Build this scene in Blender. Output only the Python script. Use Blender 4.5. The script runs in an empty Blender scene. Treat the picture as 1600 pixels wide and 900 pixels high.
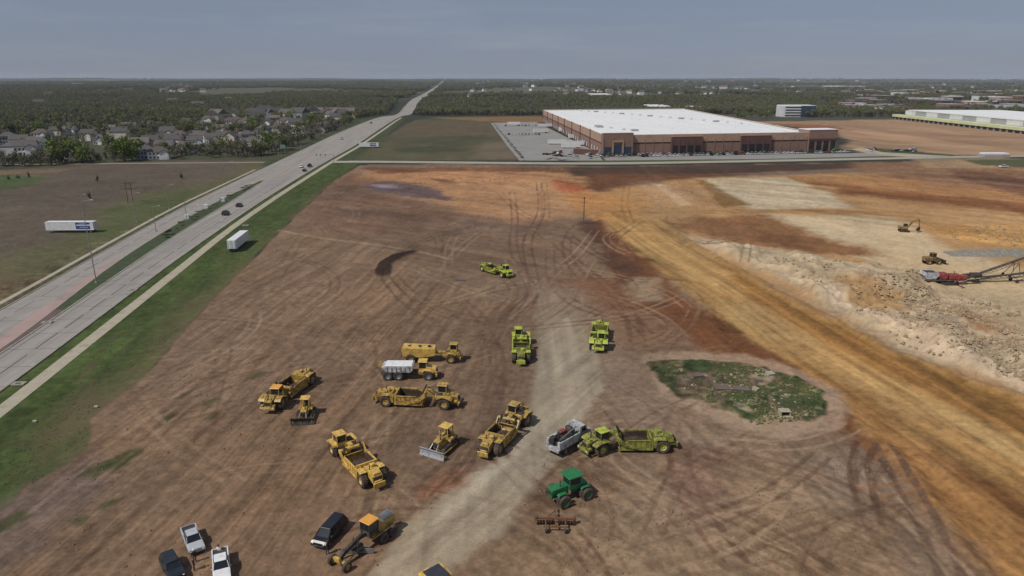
import bpy, math, random
import numpy as np
from mathutils import Vector, Matrix

random.seed(7)
rng = np.random.RandomState(7)
SC = bpy.context.scene
COL = SC.collection

# ------------------------------------------------------------------ camera
F_PX, CAM_H = 1067.0, 52.0                      # focal length for a 1600 px wide picture, flying height
PITCH = math.atan(328 / F_PX)
CP, SP = math.cos(PITCH), math.sin(PITCH)
cam_d = bpy.data.cameras.new('camera'); cam = bpy.data.objects.new('camera', cam_d); COL.objects.link(cam)
cam_d.sensor_width = 36.0; cam_d.lens = F_PX / 1600 * 36.0
cam_d.clip_start = 0.5; cam_d.clip_end = 60000
cam.location = (0, 0, CAM_H); cam.rotation_euler = (math.pi / 2 - PITCH, 0, 0)
SC.camera = cam

# ------------------------------------------------------------------ world and sun
SUN = Vector((-.65, -.45, 1.0)).normalized()
W = bpy.data.worlds.new('World'); SC.world = W; W.use_nodes = True
nt = W.node_tree; nt.nodes.clear()
out = nt.nodes.new('ShaderNodeOutputWorld'); bg = nt.nodes.new('ShaderNodeBackground')
sky = nt.nodes.new('ShaderNodeTexSky'); sky.sky_type = 'NISHITA'; sky.sun_disc = False
sky.sun_elevation = math.asin(SUN.z); sky.sun_rotation = math.atan2(SUN.x, SUN.y)
sky.altitude = 300; sky.air_density = 1.0; sky.dust_density = .6; sky.ozone_density = 2.0
hsv = nt.nodes.new('ShaderNodeHueSaturation'); hsv.inputs['Saturation'].default_value = .8
tc = nt.nodes.new('ShaderNodeTexCoord'); mp = nt.nodes.new('ShaderNodeMapping'); mp.inputs['Scale'].default_value = (1.4, 1.4, 14)
nz = nt.nodes.new('ShaderNodeTexNoise'); nz.inputs['Scale'].default_value = 2.3; nz.inputs['Detail'].default_value = 7; nz.inputs['Roughness'].default_value = .62
cr = nt.nodes.new('ShaderNodeValToRGB'); cr.color_ramp.elements[0].position = .50; cr.color_ramp.elements[1].position = .80
cr.color_ramp.elements[1].color = (.30, .30, .30, 1)
mx = nt.nodes.new('ShaderNodeMix'); mx.data_type = 'RGBA'; mx.inputs['B'].default_value = (6.4, 6.8, 7.6, 1)
L = nt.links.new
L(tc.outputs['Generated'], mp.inputs[0]); L(mp.outputs[0], nz.inputs['Vector']); L(nz.outputs['Fac'], cr.inputs[0])
tn = nt.nodes.new('ShaderNodeVectorMath'); tn.operation = 'MULTIPLY'; tn.inputs[1].default_value = (.90, .92, 1.16)
fl = nt.nodes.new('ShaderNodeMix'); fl.data_type = 'RGBA'; fl.inputs['Factor'].default_value = .70; fl.inputs['B'].default_value = (3.55, 4.2, 5.45, 1)
L(sky.outputs[0], hsv.inputs['Color']); L(hsv.outputs[0], tn.inputs[0]); L(tn.outputs[0], fl.inputs['A']); L(fl.outputs['Result'], mx.inputs['A']); L(cr.outputs[0], mx.inputs['Factor'])
L(mx.outputs['Result'], bg.inputs[0]); L(bg.outputs[0], out.inputs[0])
bg.inputs[1].default_value = .058
sun_d = bpy.data.lights.new('sun', 'SUN'); sun_d.energy = 3.3; sun_d.angle = math.radians(.5); sun_d.color = (1, .95, .87)
sun = bpy.data.objects.new('sun', sun_d); COL.objects.link(sun)
sun.rotation_euler = SUN.to_track_quat('Z', 'Y').to_euler(); sun.location = (-60, -40, 120)
SC.view_settings.view_transform = 'Standard'; SC.view_settings.look = 'None'
SC.view_settings.gamma = 1; SC.view_settings.exposure = 0.0
try: SC.view_settings.use_curve_mapping = False
except Exception: pass
SC.cycles.max_bounces = 5; SC.cycles.volume_bounces = 0
COLK = 1.2                                       # seen sunlit colour -> base colour

# ------------------------------------------------------------------ survey helpers: where a point of the ground lies
def G(x, y, z=0.0):
    u = (x - 800) / F_PX; v = (450 - y) / F_PX
    t = (z - CAM_H) / (-SP + v * CP)
    return u * t, (CP + v * SP) * t
def lin(c):
    c = np.asarray(c, float) / 255.0
    return np.where(c <= .04045, c / 12.92, ((c + .055) / 1.055) ** 2.4)
def seen(r, g, b):                               # colour as it looks in full sun -> albedo
    return lin((r, g, b)) * COLK
def smooth(e0, e1, x):
    t = np.clip((x - e0) / (e1 - e0), 0, 1); return t * t * (3 - 2 * t)

_tab = rng.rand(256, 256)
def vnoise(x, y):
    x = np.asarray(x, float); y = np.asarray(y, float)
    xi = np.floor(x).astype(np.int64); yi = np.floor(y).astype(np.int64)
    fx = x - xi; fy = y - yi; fx = fx * fx * (3 - 2 * fx); fy = fy * fy * (3 - 2 * fy)
    a = _tab[xi & 255, yi & 255]; b = _tab[(xi + 1) & 255, yi & 255]
    c = _tab[xi & 255, (yi + 1) & 255]; d = _tab[(xi + 1) & 255, (yi + 1) & 255]
    return ((a * (1 - fx) + b * fx) * (1 - fy) + (c * (1 - fx) + d * fx) * fy) * 2 - 1
def fbm(x, y, o=4, g=.5):
    s = 0; a = 1; n = 0
    for i in range(o):
        s = s + a * vnoise(x * 2 ** i + 17.3 * i, y * 2 ** i - 9.1 * i); n += a; a *= g
    return s / n

def height(X, Y):
    X = np.asarray(X, float); Y = np.asarray(Y, float)
    far = smooth(1500, 4200, Y)
    h = far * fbm(X / 1900 + 3.1, Y / 1500, 4) * 26 + smooth(7000, 15000, Y) * 24
    h = h + smooth(900, 1500, Y) * fbm(X / 420, Y / 420, 3) * 5
    rd = X + .0869 * Y + 85                      # across the highway
    h = h - 13 * np.exp(-((Y - 1330) / 230.0) ** 2) * (1 - .6 * smooth(200, 700, np.abs(rd)))
    corr = np.exp(-(rd / 260.0) ** 2) * smooth(1500, 2500, Y)
    h = h * (1 - corr) + corr * (-3 + 30 * smooth(3500, 14000, Y))
    return h
def hh(x, y): return float(height(x, y))

# ------------------------------------------------------------------ materials
def newmat(name):
    m = bpy.data.materials.new(name); m.use_nodes = True
    return m, m.node_tree, m.node_tree.nodes['Principled BSDF']
def mat(name, col, rough=.6, dirt=0.0, dirtcol=(.16, .11, .075), scale=1.3, metal=0.0, var=.12, bump=0, streak=None):
    m, t, b = newmat(name)
    L = t.links.new
    tc = t.nodes.new('ShaderNodeTexCoord')
    n = t.nodes.new('ShaderNodeTexNoise'); n.inputs['Scale'].default_value = scale; n.inputs['Detail'].default_value = 6; n.inputs['Roughness'].default_value = .65
    if streak:
        mp = t.nodes.new('ShaderNodeMapping'); mp.inputs['Scale'].default_value = streak
        L(tc.outputs['Object'], mp.inputs[0]); L(mp.outputs[0], n.inputs['Vector'])
    else: L(tc.outputs['Object'], n.inputs['Vector'])
    mr = t.nodes.new('ShaderNodeMapRange'); mr.inputs[1].default_value = .3; mr.inputs[2].default_value = .7
    mr.inputs[3].default_value = 1 - var; mr.inputs[4].default_value = 1 + var
    L(n.outputs['Fac'], mr.inputs[0])
    mul = t.nodes.new('ShaderNodeVectorMath'); mul.operation = 'SCALE'; mul.inputs[0].default_value = tuple(col[:3])
    L(mr.outputs[0], mul.inputs['Scale'])
    last = mul.outputs[0]
    if dirt > 0:
        n2 = t.nodes.new('ShaderNodeTexNoise'); n2.inputs['Scale'].default_value = scale * .8; n2.inputs['Detail'].default_value = 8; n2.inputs['Roughness'].default_value = .7
        mp2 = t.nodes.new('ShaderNodeMapping'); mp2.inputs['Location'].default_value = (7, 3, 5)
        L(tc.outputs['Object'], mp2.inputs[0]); L(mp2.outputs[0], n2.inputs['Vector'])
        r2 = t.nodes.new('ShaderNodeMapRange'); r2.inputs[1].default_value = .62 - dirt * .35; r2.inputs[2].default_value = .75 - dirt * .2
        L(n2.outputs['Fac'], r2.inputs[0])
        mm = t.nodes.new('ShaderNodeMath'); mm.operation = 'MULTIPLY'; mm.inputs[1].default_value = min(1, .45 + dirt * .6); L(r2.outputs[0], mm.inputs[0])
        mx = t.nodes.new('ShaderNodeMix'); mx.data_type = 'RGBA'; mx.inputs['B'].default_value = (*dirtcol, 1)
        L(last, mx.inputs['A']); L(mm.outputs[0], mx.inputs['Factor']); last = mx.outputs['Result']
    L(last, b.inputs['Base Color'])
    b.inputs['Roughness'].default_value = rough; b.inputs['Metallic'].default_value = metal
    if bump:
        bp = t.nodes.new('ShaderNodeBump'); bp.inputs['Strength'].default_value = bump; bp.inputs['Distance'].default_value = .1
        L(n.outputs['Fac'], bp.inputs['Height']); L(bp.outputs[0], b.inputs['Normal'])
    return m

M = {}
M['yellow'] = mat('machine_yellow_paint', (.57, .37, .08), .5, .66, (.085, .055, .035), scale=1.9, var=.2)
M['yellow_dusty'] = mat('dust_covered_yellow', (.40, .24, .06), .8, .8, (.10, .075, .055), scale=1.5, var=.2)
M['yellow_clean'] = mat('machine_yellow_clean', (.65, .42, .095), .45, .45, (.12, .08, .05), scale=1.9, var=.15)
M['orange'] = mat('orange_roof_paint', (.70, .33, .06), .45, .1)
M['lime'] = mat('lime_paint', (.43, .50, .055), .5, .5, (.12, .11, .05), scale=1.9, var=.18)
M['lime_dirty'] = mat('dusty_lime_paint', (.33, .35, .05), .65, .72, (.09, .07, .04), scale=1.9, var=.2)
M['white'] = mat('white_paint', (.70, .70, .70), .4, .12)
M['white_worn'] = mat('worn_white_paint', (.52, .53, .54), .5, .55, (.10, .085, .08), scale=1.8, var=.2)
M['silver'] = mat('silver_paint', (.42, .44, .47), .35, .08)
M['black_paint'] = mat('black_car_paint', (.012, .014, .02), .32, .12)
M['dark_car'] = mat('dark_car_paint', (.02, .025, .035), .3, .1)
M['red'] = mat('red_machine_paint', (.34, .05, .04), .6, .6, (.07, .05, .045), scale=1.2, var=.2)
M['green'] = mat('tractor_green_paint', (.02, .16, .055), .45, .22)
M['rust'] = mat('rusty_steel', (.14, .055, .025), .85, .4)
M['grey'] = mat('worn_grey_steel', (.24, .25, .27), .45, .3, metal=.4)
M['blade'] = mat('polished_blade_steel', (.45, .47, .52), .4, .25, metal=.3)
M['dark'] = mat('dark_grease_steel', (.03, .028, .025), .7, .35)
M['rubber'] = mat('dusty_tyre_rubber', (.05, .042, .036), .9, .45)
M['soil'] = mat('soil_load', (.055, .033, .022), .95, .3, bump=.6)
M['glass'] = mat('dark_window_glass', (.015, .02, .025), .08, 0, var=.02)
M['blueglass'] = mat('blue_window_glass', (.03, .055, .10), .15, 0, var=.1)
M['chrome'] = mat('bright_metal', (.6, .6, .6), .3, .1, metal=.8)
M['lampglass'] = mat('headlight_glass', (.7, .7, .65), .15, 0)
M['redlight'] = mat('red_tail_light', (.35, .02, .02), .3, 0)
M['concrete'] = mat('pale_concrete', seen(150, 142, 124), .9, .25, scale=.6)
M['kerb'] = mat('kerb_concrete', seen(138, 132, 122), .9, .3, scale=.4)
M['pave'] = mat('road_pavement', seen(123, 117, 116), .9, .12, (.12, .10, .09), scale=.09, var=.10)
m, t, b = newmat('worn_highway_pavement')
tc = t.nodes.new('ShaderNodeTexCoord'); mp = t.nodes.new('ShaderNodeMapping'); mp.inputs['Rotation'].default_value = (0, 0, math.atan(-.0869)); mp2 = t.nodes.new('ShaderNodeMapping'); mp2.inputs['Scale'].default_value = (.55, .012, 1)
n1 = t.nodes.new('ShaderNodeTexNoise'); n1.inputs['Scale'].default_value = 1; n1.inputs['Detail'].default_value = 5; n2 = t.nodes.new('ShaderNodeTexNoise'); n2.inputs['Scale'].default_value = .12; n2.inputs['Detail'].default_value = 8; n2.inputs['Roughness'].default_value = .7
rp = t.nodes.new('ShaderNodeValToRGB'); rp.color_ramp.elements[0].position = .32; rp.color_ramp.elements[1].position = .68; rp.color_ramp.elements[0].color = (*seen(114, 110, 106), 1); rp.color_ramp.elements[1].color = (*seen(144, 138, 130), 1)
ad = t.nodes.new('ShaderNodeMath'); ad.operation = 'MULTIPLY_ADD'; ad.inputs[1].default_value = .6; m2 = t.nodes.new('ShaderNodeMath'); m2.operation = 'MULTIPLY'; m2.inputs[1].default_value = .4
for a_, b_ in ((tc.outputs['Object'], mp.inputs[0]), (mp.outputs[0], mp2.inputs[0]), (mp2.outputs[0], n1.inputs['Vector']), (tc.outputs['Object'], n2.inputs['Vector']), (n2.outputs['Fac'], m2.inputs[0]), (n1.outputs['Fac'], ad.inputs[0]), (m2.outputs[0], ad.inputs[2]), (ad.outputs[0], rp.inputs[0]), (rp.outputs[0], b.inputs['Base Color'])): t.links.new(a_, b_)
b.inputs['Roughness'].default_value = .85; M['pave'] = m
M['asphalt'] = mat('lot_asphalt', seen(124, 122, 118), .95, .1, scale=.05, var=.12)
M['paint_white'] = mat('road_marking_white', seen(158, 154, 148), .8, .4, scale=.8)
M['paint_yellow'] = mat('road_marking_yellow', seen(176, 140, 64), .8, .3, scale=.8)
M['joint'] = mat('dark_sealed_joint', seen(74, 70, 74), .9, .2, scale=.6)
M['roofwhite'] = mat('white_roof_membrane', (.74, .74, .73), .7, .22, (.5, .48, .45), scale=.6, var=.10, streak=(.5, .03, 1))
M['brick'] = mat('brown_brick_panel', seen(124, 97, 85), .9, .1, scale=.15)
M['brick_dark'] = mat('dark_red_brick', seen(84, 58, 52), .9, .1, scale=.15)
M['tan'] = mat('tan_precast_panel', seen(154, 125, 106), .9, .1, scale=.15)
M['lightpanel'] = mat('light_metal_panel', (.62, .63, .65), .5, .08, scale=.1)
M['greypanel'] = mat('grey_metal_panel', (.33, .34, .36), .5, .1, scale=.1)
M['limepanel'] = mat('pale_lime_panel', (.60, .63, .36), .6, .05, scale=.1)
M['blacktop'] = mat('black_roof_sheet', (.03, .033, .045), .6, .2)
M['bluepaint'] = mat('blue_panel_print', (.03, .06, .24), .5, .05)
M['skin'] = mat('skin', (.45, .25, .17), .6)
M['jeans'] = mat('denim', (.03, .035, .06), .9)
M['shirt_dark'] = mat('dark_shirt', (.05, .02, .02), .9)
M['shirt_white'] = mat('white_shirt', (.7, .7, .68), .9)
M['hivis'] = mat('orange_vest', (.7, .2, .03), .8)
M['bark'] = mat('bark', (.07, .055, .045), .95, 0, scale=2)
M['pole'] = mat('galvanised_pole', (.22, .23, .24), .5, .1)
M['wood'] = mat('weathered_wood_pole', (.09, .065, .045), .9, .1)
M['rock'] = mat('limestone_rubble', seen(140, 123, 100), .95, .45, (.24, .15, .08), scale=.25, var=.3)
M['slab'] = mat('broken_stone_slab', seen(96, 84, 78), .95, .3, scale=.8, var=.25)
M['greygravel'] = mat('grey_gravel_pile', seen(118, 113, 104), .95, .2, scale=1.2, var=.3, bump=.8)

# ------------------------------------------------------------------ mesh builder
class MB:
    def __init__(s, xf=None): s.v = []; s.f = []; s.mi = []; s.m = 0; s.xf = xf
    def add(s, vs, fs):
        b = len(s.v)
        for p in vs:
            p = Vector(p)
            if s.xf is not None: p = s.xf @ p
            s.v.append(tuple(p))
        for f in fs: s.f.append([b + i for i in f]); s.mi.append(s.m)
        return s
    def mat(s, i): s.m = i; return s
    def box(s, c, d, rot=None, bev=0.0):
        x, y, z = [a / 2 for a in d]; b = min(bev, x * .9, y * .9, z * .9)
        R = rot if rot is not None else Matrix.Identity(3)
        c = Vector(c)
        if b <= 0:
            vs = [(i * x, j * y, k * z) for i in (-1, 1) for j in (-1, 1) for k in (-1, 1)]
            fs = [(0, 1, 3, 2), (4, 6, 7, 5), (0, 4, 5, 1), (2, 3, 7, 6), (0, 2, 6, 4), (1, 5, 7, 3)]
        else:
            vs = []
            for (zz, o) in ((-z, b), (-z + b, 0), (z - b, 0), (z, b)):
                xx, yy = x - o, y - o; q = b if o == 0 else b * .5
                for (sx, sy, first) in ((1, 1, 0), (-1, 1, 1), (-1, -1, 0), (1, -1, 1)):
                    a = (sx * xx, sy * (yy - q), zz); d2 = (sx * (xx - q), sy * yy, zz)
                    vs += [a, d2] if first == 0 else [d2, a]
            fs = [tuple(range(7, -1, -1)), tuple(range(24, 32))]
            for r in range(3):
                for i in range(8):
                    j = (i + 1) % 8; fs.append((r * 8 + i, r * 8 + j, r * 8 + 8 + j, r * 8 + 8 + i))
        return s.add([c + R @ Vector(p) for p in vs], fs)
    def prism(s, prof, y0, y1):                  # profile in x,z extruded along y
        n = len(prof)
        vs = [(x, y0, z) for x, z in prof] + [(x, y1, z) for x, z in prof]
        fs = [tuple(range(n)), tuple(range(2 * n - 1, n - 1, -1))]
        fs += [(i, i + n, (i + 1) % n + n, (i + 1) % n) for i in range(n)]
        return s.add(vs, fs)
    def slab(s, pts, z0, z1):                    # plan polygon extruded up
        n = len(pts)
        vs = [(x, y, z0) for x, y in pts] + [(x, y, z1) for x, y in pts]
        fs = [tuple(range(n - 1, -1, -1)), tuple(range(n, 2 * n))] + [(i, (i + 1) % n, (i + 1) % n + n, i + n) for i in range(n)]
        return s.add(vs, fs)
    def tube(s, a, b, r, r2=None, n=8):
        a = Vector(a); b = Vector(b); r2 = r if r2 is None else r2
        d = (b - a).normalized(); u = d.orthogonal().normalized(); w = d.cross(u)
        vs = [p + (u * math.cos(2 * math.pi * i / n) + w * math.sin(2 * math.pi * i / n)) * q for p, q in ((a, r), (b, r2)) for i in range(n)]
        fs = [(i, (i + 1) % n, n + (i + 1) % n, n + i) for i in range(n)] + [tuple(range(n - 1, -1, -1)), tuple(range(n, 2 * n))]
        return s.add(vs, fs)
    def lathe_y(s, c, prof, n=20):               # profile (radius, y)
        k = len(prof); vs = []; fs = []
        for i in range(n):
            a = 2 * math.pi * i / n
            for r, y in prof: vs.append((c[0] + r * math.cos(a), c[1] + y, c[2] + r * math.sin(a)))
        for i in range(n):
            j = (i + 1) % n
            for q in range(k - 1): fs.append((i * k + q, j * k + q, j * k + q + 1, i * k + q + 1))
        return s.add(vs, fs)
    def mesh(s, name, mats):
        me = bpy.data.meshes.new(name); me.from_pydata(s.v, [], s.f)
        for m in mats: me.materials.append(m)
        me.polygons.foreach_set('material_index', s.mi); me.update(); return me
    def build(s, name, mats, parent=None):
        if not isinstance(mats, (list, tuple)): mats = [mats]
        o = bpy.data.objects.new(name, s.mesh(name, mats)); COL.objects.link(o); o.parent = parent
        return o

def tag(o, label=None, cat=None, group=None, kind=None):
    if label: o['label'] = label
    if cat: o['category'] = cat
    if group: o['group'] = group
    if kind: o['kind'] = kind
    return o
def empty(name, label=None, cat=None, group=None, loc=(0, 0, 0), rz=0):
    o = bpy.data.objects.new(name, None); COL.objects.link(o); o.location = loc; o.rotation_euler = (0, 0, rz)
    o.empty_display_size = .5
    return tag(o, label, cat, group)
def copy_tree(o, parent=None, depth=0):
    c = o.copy(); COL.objects.link(c); c.parent = parent
    for ch in list(o.children): copy_tree(ch, c, depth + 1)
    return c
def put(root, front, rear, z=0.0):               # front and rear touch points of a vehicle
    A = G(*front); B = G(*rear)
    root.location = ((A[0] + B[0]) / 2, (A[1] + B[1]) / 2, z)
    root.rotation_euler = (0, 0, math.atan2(A[1] - B[1], A[0] - B[0]))
    return root
def at(root, px, py, deg, z=0.0):
    x, y = G(px, py); root.location = (x, y, z + (hh(x, y) if y > 900 else 0)); root.rotation_euler = (0, 0, math.radians(deg)); return root

# ================================================================== THE GROUND
ROAD_TH = math.atan(-.0869)                       # the highway runs a little left of straight ahead
RC, RS = math.cos(ROAD_TH), math.sin(ROAD_TH)
def LA(lat, al): return lat * RC + al * RS, -lat * RS + al * RC   # (across, along) -> ground
def along(X, Y): return X * RS + Y * RC
def across(X, Y): return X * RC - Y * RS

rowsY = [-400, -250, -150, -90, -50, -20, 0, 15, 28, 38]
y = 45.0
while y < 1500: rowsY.append(y); y += max(.12, y * y / (683 * CAM_H) * .85)
while y < 16500: rowsY.append(y); y *= 1.035
rowsY = np.array(rowsY); NR = len(rowsY); NC = 1350
Sx = np.linspace(-1, 1, NC); Sx = Sx * (.82 + .18 * np.abs(Sx) ** 3)
Wd = np.where(rowsY < 45, 82 + (45 - rowsY) * 1.3, rowsY * 1.12 + 31.6)
GX = Sx[None, :] * Wd[:, None]; GY = np.repeat(rowsY[:, None], NC, 1)
print('ground grid', GX.shape)

def unproj(pts): return np.array([G(x, max(y, 125.5)) if len(p) == 2 else 0 for p in pts for (x, y) in [p[:2]]])
def sdist(poly, X, Y, pad=60):
    """signed distance (inside negative), computed only on the rows/cols near the polygon"""
    P = np.asarray(poly, float); D = np.full(X.shape, 1e6)
    y0, y1 = P[:, 1].min() - pad, P[:, 1].max() + pad
    if X.ndim == 2:
        r0 = np.searchsorted(X_rows(X, Y), y0); r1 = np.searchsorted(X_rows(X, Y), y1)
        if r1 <= r0: return D
        sx, sy = X[r0:r1], Y[r0:r1]
    else: r0, r1 = 0, len(X); sx, sy = X, Y
    d = np.full(sx.shape, 1e12); ins = np.zeros(sx.shape, bool)
    n = len(P)
    for i in range(n):
        ax, ay = P[i]; bx, by = P[(i + 1) % n]
        ex, ey = bx - ax, by - ay; l2 = ex * ex + ey * ey + 1e-12
        t = np.clip(((sx - ax) * ex + (sy - ay) * ey) / l2, 0, 1)
        d = np.minimum(d, (sx - ax - t * ex) ** 2 + (sy - ay - t * ey) ** 2)
        if ay != by:
            c = ((ay > sy) != (by > sy)) & (sx < ex * (sy - ay) / ey + ax); ins ^= c
    d = np.sqrt(d); D[r0:r1] = np.where(ins, -d, d)
    return D
def X_rows(X, Y): return Y[:, 0]

# shared noise fields
N1 = fbm(GX / 55, GY / 55, 4); N2 = fbm(GX / 14 + 5, GY / 14, 4); N3 = fbm(GX / 3.2, GY / 3.2 + 8, 3); N4 = vnoise(GX / .9, GY / .9); N5 = vnoise(GX / .38, GY / .38) * smooth(260, 140, GY)
fine = smooth(700, 300, GY); N3 = N3 * (1 - .6 * (1 - fine)); N4 = N4 * fine

C = np.zeros(GX.shape + (3,)); C[:] = seen(50, 51, 42)
HG = height(GX, GY)
def paint(mask, col):
    C[:] = C * (1 - mask[..., None]) + np.asarray(col) * mask[..., None]
def zone(px, col, soft=2.0, warp=1.5, op=1.0, world=False, ws=1.0):
    P = px if world else unproj(px)
    d = sdist(P, GX, GY, 40 + soft + warp)
    nn = (N2 * .8 + N3 * .45) if warp < 6 else (N1 * .5 + N2 * .8 + N3 * .25)
    d = d + nn * warp
    m = smooth(soft, -soft, d) * op
    if col is not None: paint(m, seen(*col))
    return m, d
def stroke(px, col, w=1.2, soft=.5, op=.7, warp=.25, world=False, broken=.5, dh=0.0):
    """a worn line or wheel rut along a path on the ground"""
    P = np.asarray(px if world else unproj(px), float)
    if len(P) > 2:                                # round it off
        for _ in range(2):
            Q = [P[0]]
            for i in range(len(P) - 1): Q += [P[i] * .75 + P[i + 1] * .25, P[i] * .25 + P[i + 1] * .75]
            P = np.array(Q + [P[-1]])
    r0 = np.searchsorted(rowsY, P[:, 1].min() - w - 2); r1 = np.searchsorted(rowsY, P[:, 1].max() + w + 2)
    if r1 <= r0: return
    best = np.full((r1 - r0, NC), 1e9)
    for i in range(len(P) - 1):
        ax, ay = P[i]; bx, by = P[i + 1]
        q0 = max(np.searchsorted(rowsY, min(ay, by) - w - 2), r0); q1 = min(np.searchsorted(rowsY, max(ay, by) + w + 2) + 1, r1)
        if q1 <= q0: continue
        sx, sy = GX[q0:q1], GY[q0:q1]; ex, ey = bx - ax, by - ay; l2 = ex * ex + ey * ey + 1e-9
        t = np.clip(((sx - ax) * ex + (sy - ay) * ey) / l2, 0, 1)
        dd = np.hypot(sx - ax - t * ex, sy - ay - t * ey)
        b = best[q0 - r0:q1 - r0]; np.minimum(b, dd, out=b)
    px_m = np.maximum(rowsY[r0:r1] / 760.0, 0)[:, None]     # grid cell width: thin lines fade rather than break up
    ww = np.maximum(w / 2, px_m * .7); fade = np.clip((w / 2) / ww, 0, 1)
    d = best + N3[r0:r1] * warp - ww
    m = smooth(soft, -soft * .6, d) * op * fade * np.clip(1 - broken * .8 + broken * (N2[r0:r1] * 1.6 + N1[r0:r1]), 0, 1)
    if col is not None: C[r0:r1] = C[r0:r1] * (1 - m[..., None]) + seen(*col) * m[..., None]
    if dh: HG[r0:r1] += dh * m
def offset(P, d):
    P = np.asarray(P, float); T = np.gradient(P, axis=0); T /= np.linalg.norm(T, axis=1)[:, None] + 1e-9
    return P + np.stack([-T[:, 1], T[:, 0]], 1) * d
def track(px, gap=2.3, w=.75, col=(74, 56, 45), op=.55, soft=.22, **k):
    op = min(1, op * 1.3); k['soft'] = soft
    P = unproj(px)
    if len(P) > 2:
        for _ in range(2):
            Q = [P[0]]
            for i in range(len(P) - 1): Q += [P[i] * .75 + P[i + 1] * .25, P[i] * .25 + P[i + 1] * .75]
            P = np.array(Q + [P[-1]])
    stroke(offset(P, gap / 2), col, w, op=op, world=True, dh=-.06, **k); stroke(offset(P, -gap / 2), col, w, op=op, world=True, dh=-.06, **k)
def streaks(px, p1, p2, across_m=1.4, along_m=22, amt=.18, soft=6, light=0.0):
    """blade and wheel streaks: brightness varies fast across a direction, slowly along it"""
    m, d = zone(px, None, soft, 3)
    A = np.array(G(*p1)); B = np.array(G(*p2)); t = (B - A) / np.linalg.norm(B - A)
    a = GX * t[0] + GY * t[1]; c = -GX * t[1] + GY * t[0]
    c = c + N1 * 3.0
    cell = np.maximum(GY / 620.0, .1)             # keep the streaks wider than the mesh at a distance
    n = vnoise(c / across_m, a / along_m) * smooth(across_m * 1.4, across_m * .6, cell) + vnoise(c / (across_m * 3.3) + 9, a / (along_m * 1.7)) + .5 * vnoise(c / (across_m * 9) + 3, a / (along_m * 3))
    C[:] = C * (1 + (m * (n * amt + light))[..., None])
    return n, m

# ---- country beyond the site
zone([(-900, 300), (-900, 180), (560, 180), (560, 235), (420, 256), (0, 262)], (66, 66, 50), 20, 15)
m0, _ = zone([(700, 128), (2600, 128), (2600, 240), (1600, 240), (1000, 180), (700, 175)], (66, 66, 54), 30, 40)
farm = (fbm(GX / 500 + 2, GY / 700, 3) > .18) * smooth(1500, 2500, GY)
paint(farm * .7, seen(84, 82, 62))
# ---- left field
zone([(-1400, 330), (-500, 272), (0, 266), (150, 257), (300, 250), (400, 251), (425, 257), (280, 325), (102, 420), (0, 483), (-700, 850), (-1500, 850)], (82, 73, 62), 2, 2)
FIELD_M = smooth(2, -2, sdist(unproj([(-1400, 330), (-500, 272), (0, 266), (150, 257), (300, 250), (400, 251), (425, 257), (280, 325), (102, 420), (0, 483), (-700, 850), (-1500, 850)]), GX, GY) + N2 * 2)
zone([(-900, 850), (0, 483), (280, 323), (424, 257), (395, 250), (340, 280), (240, 300), (160, 322), (100, 372), (20, 392), (-400, 520), (-1200, 700)], (80, 79, 54), 6, 9, .85)
zone([(150, 330), (240, 312), (300, 300), (280, 325), (190, 370), (130, 380)], (66, 74, 44), 6, 9, .7)
zone([(-200, 430), (0, 425), (60, 440), (0, 478), (-200, 560)], (96, 76, 58), 5, 7, .5)
zone([(-200, 283), (0, 272), (75, 277), (60, 288), (0, 296), (-200, 312)], (62, 74, 42), 3, 4, .9)
zone([(-200, 272), (0, 266), (110, 264), (90, 269), (0, 273)], (104, 88, 66), 3, 3, .8)
C[:] = C * (1 + (FIELD_M * (N1 * .12 + N2 * .20 + N3 * .20 + N4 * .16))[..., None])
# ---- road corridor grass
al_G = along(GX, GY); la_G = across(GX, GY)
corr = smooth(-119, -117, la_G + N3) * smooth(-60, -63, la_G + N2) * smooth(1100, 900, al_G)
verge_px = [(422, 257), (548, 246), (562, 256), (520, 283), (500, 302), (436, 362), (380, 420), (300, 502), (262, 548), (222, 592), (180, 625), (143, 655), (141, 700), (100, 730), (45, 757), (20, 785), (-8, 802), (-300, 1080), (-900, 1080), (-500, 780), (0, 483)]
VERGE, dv = zone(verge_px, (60, 71, 37), .35, 1.1)
paint(corr * (al_G > 440), seen(60, 66, 42))
C[:] = C * (1 + (np.clip(VERGE + corr, 0, 1) * (N1 * .12 + N2 * .22 + N3 * .30 + N4 * .30))[..., None])
streaks(verge_px, (0, 760), (300, 470), 1.0, 9, .12)
zone([(20, 745), (70, 690), (150, 600), (190, 570), (150, 640), (90, 700)], (78, 74, 50), 3, 4, .6)
zone([(120, 575), (180, 520), (210, 505), (180, 550), (140, 590)], (76, 72, 50), 2, 3, .45)
stroke([(100, 650), (180, 560), (250, 500), (330, 440)], (44, 52, 30), 1.8, .8, .6)
stroke([(10, 700), (120, 610)], (84, 80, 56), 1.4, .8, .5)
for i in range(26):                                # bare earth and pale drying grass in the verge
    t = rng.rand(); px = 20 + t * 430 + rng.randn() * 8; py = 735 - t * 420 + rng.randn() * 14
    stroke([(px, py), (px + 14 + 12 * rng.rand(), py - 14 - 12 * rng.rand())], (92, 82, 60), .5 + rng.rand(), .8, .4)

# ---- the building site
site_px = [(562, 258), (700, 256), (950, 260), (1330, 254), (1600, 249), (2600, 240), (3600, 420), (3600, 1500), (-1600, 1500), (-900, 1250), (-300, 1085), (-8, 803), (20, 786), (45, 758), (100, 731), (141, 701), (143, 656), (180, 626), (222, 593), (262, 549), (300, 503), (380, 421), (436, 363), (500, 303), (520, 284)]
SITE, ds = zone(site_px, (107, 87, 71), .3, 1.0)
near = smooth(45, 30, GY); paint(near * (GX > -70), seen(107, 86, 70)); 
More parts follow.
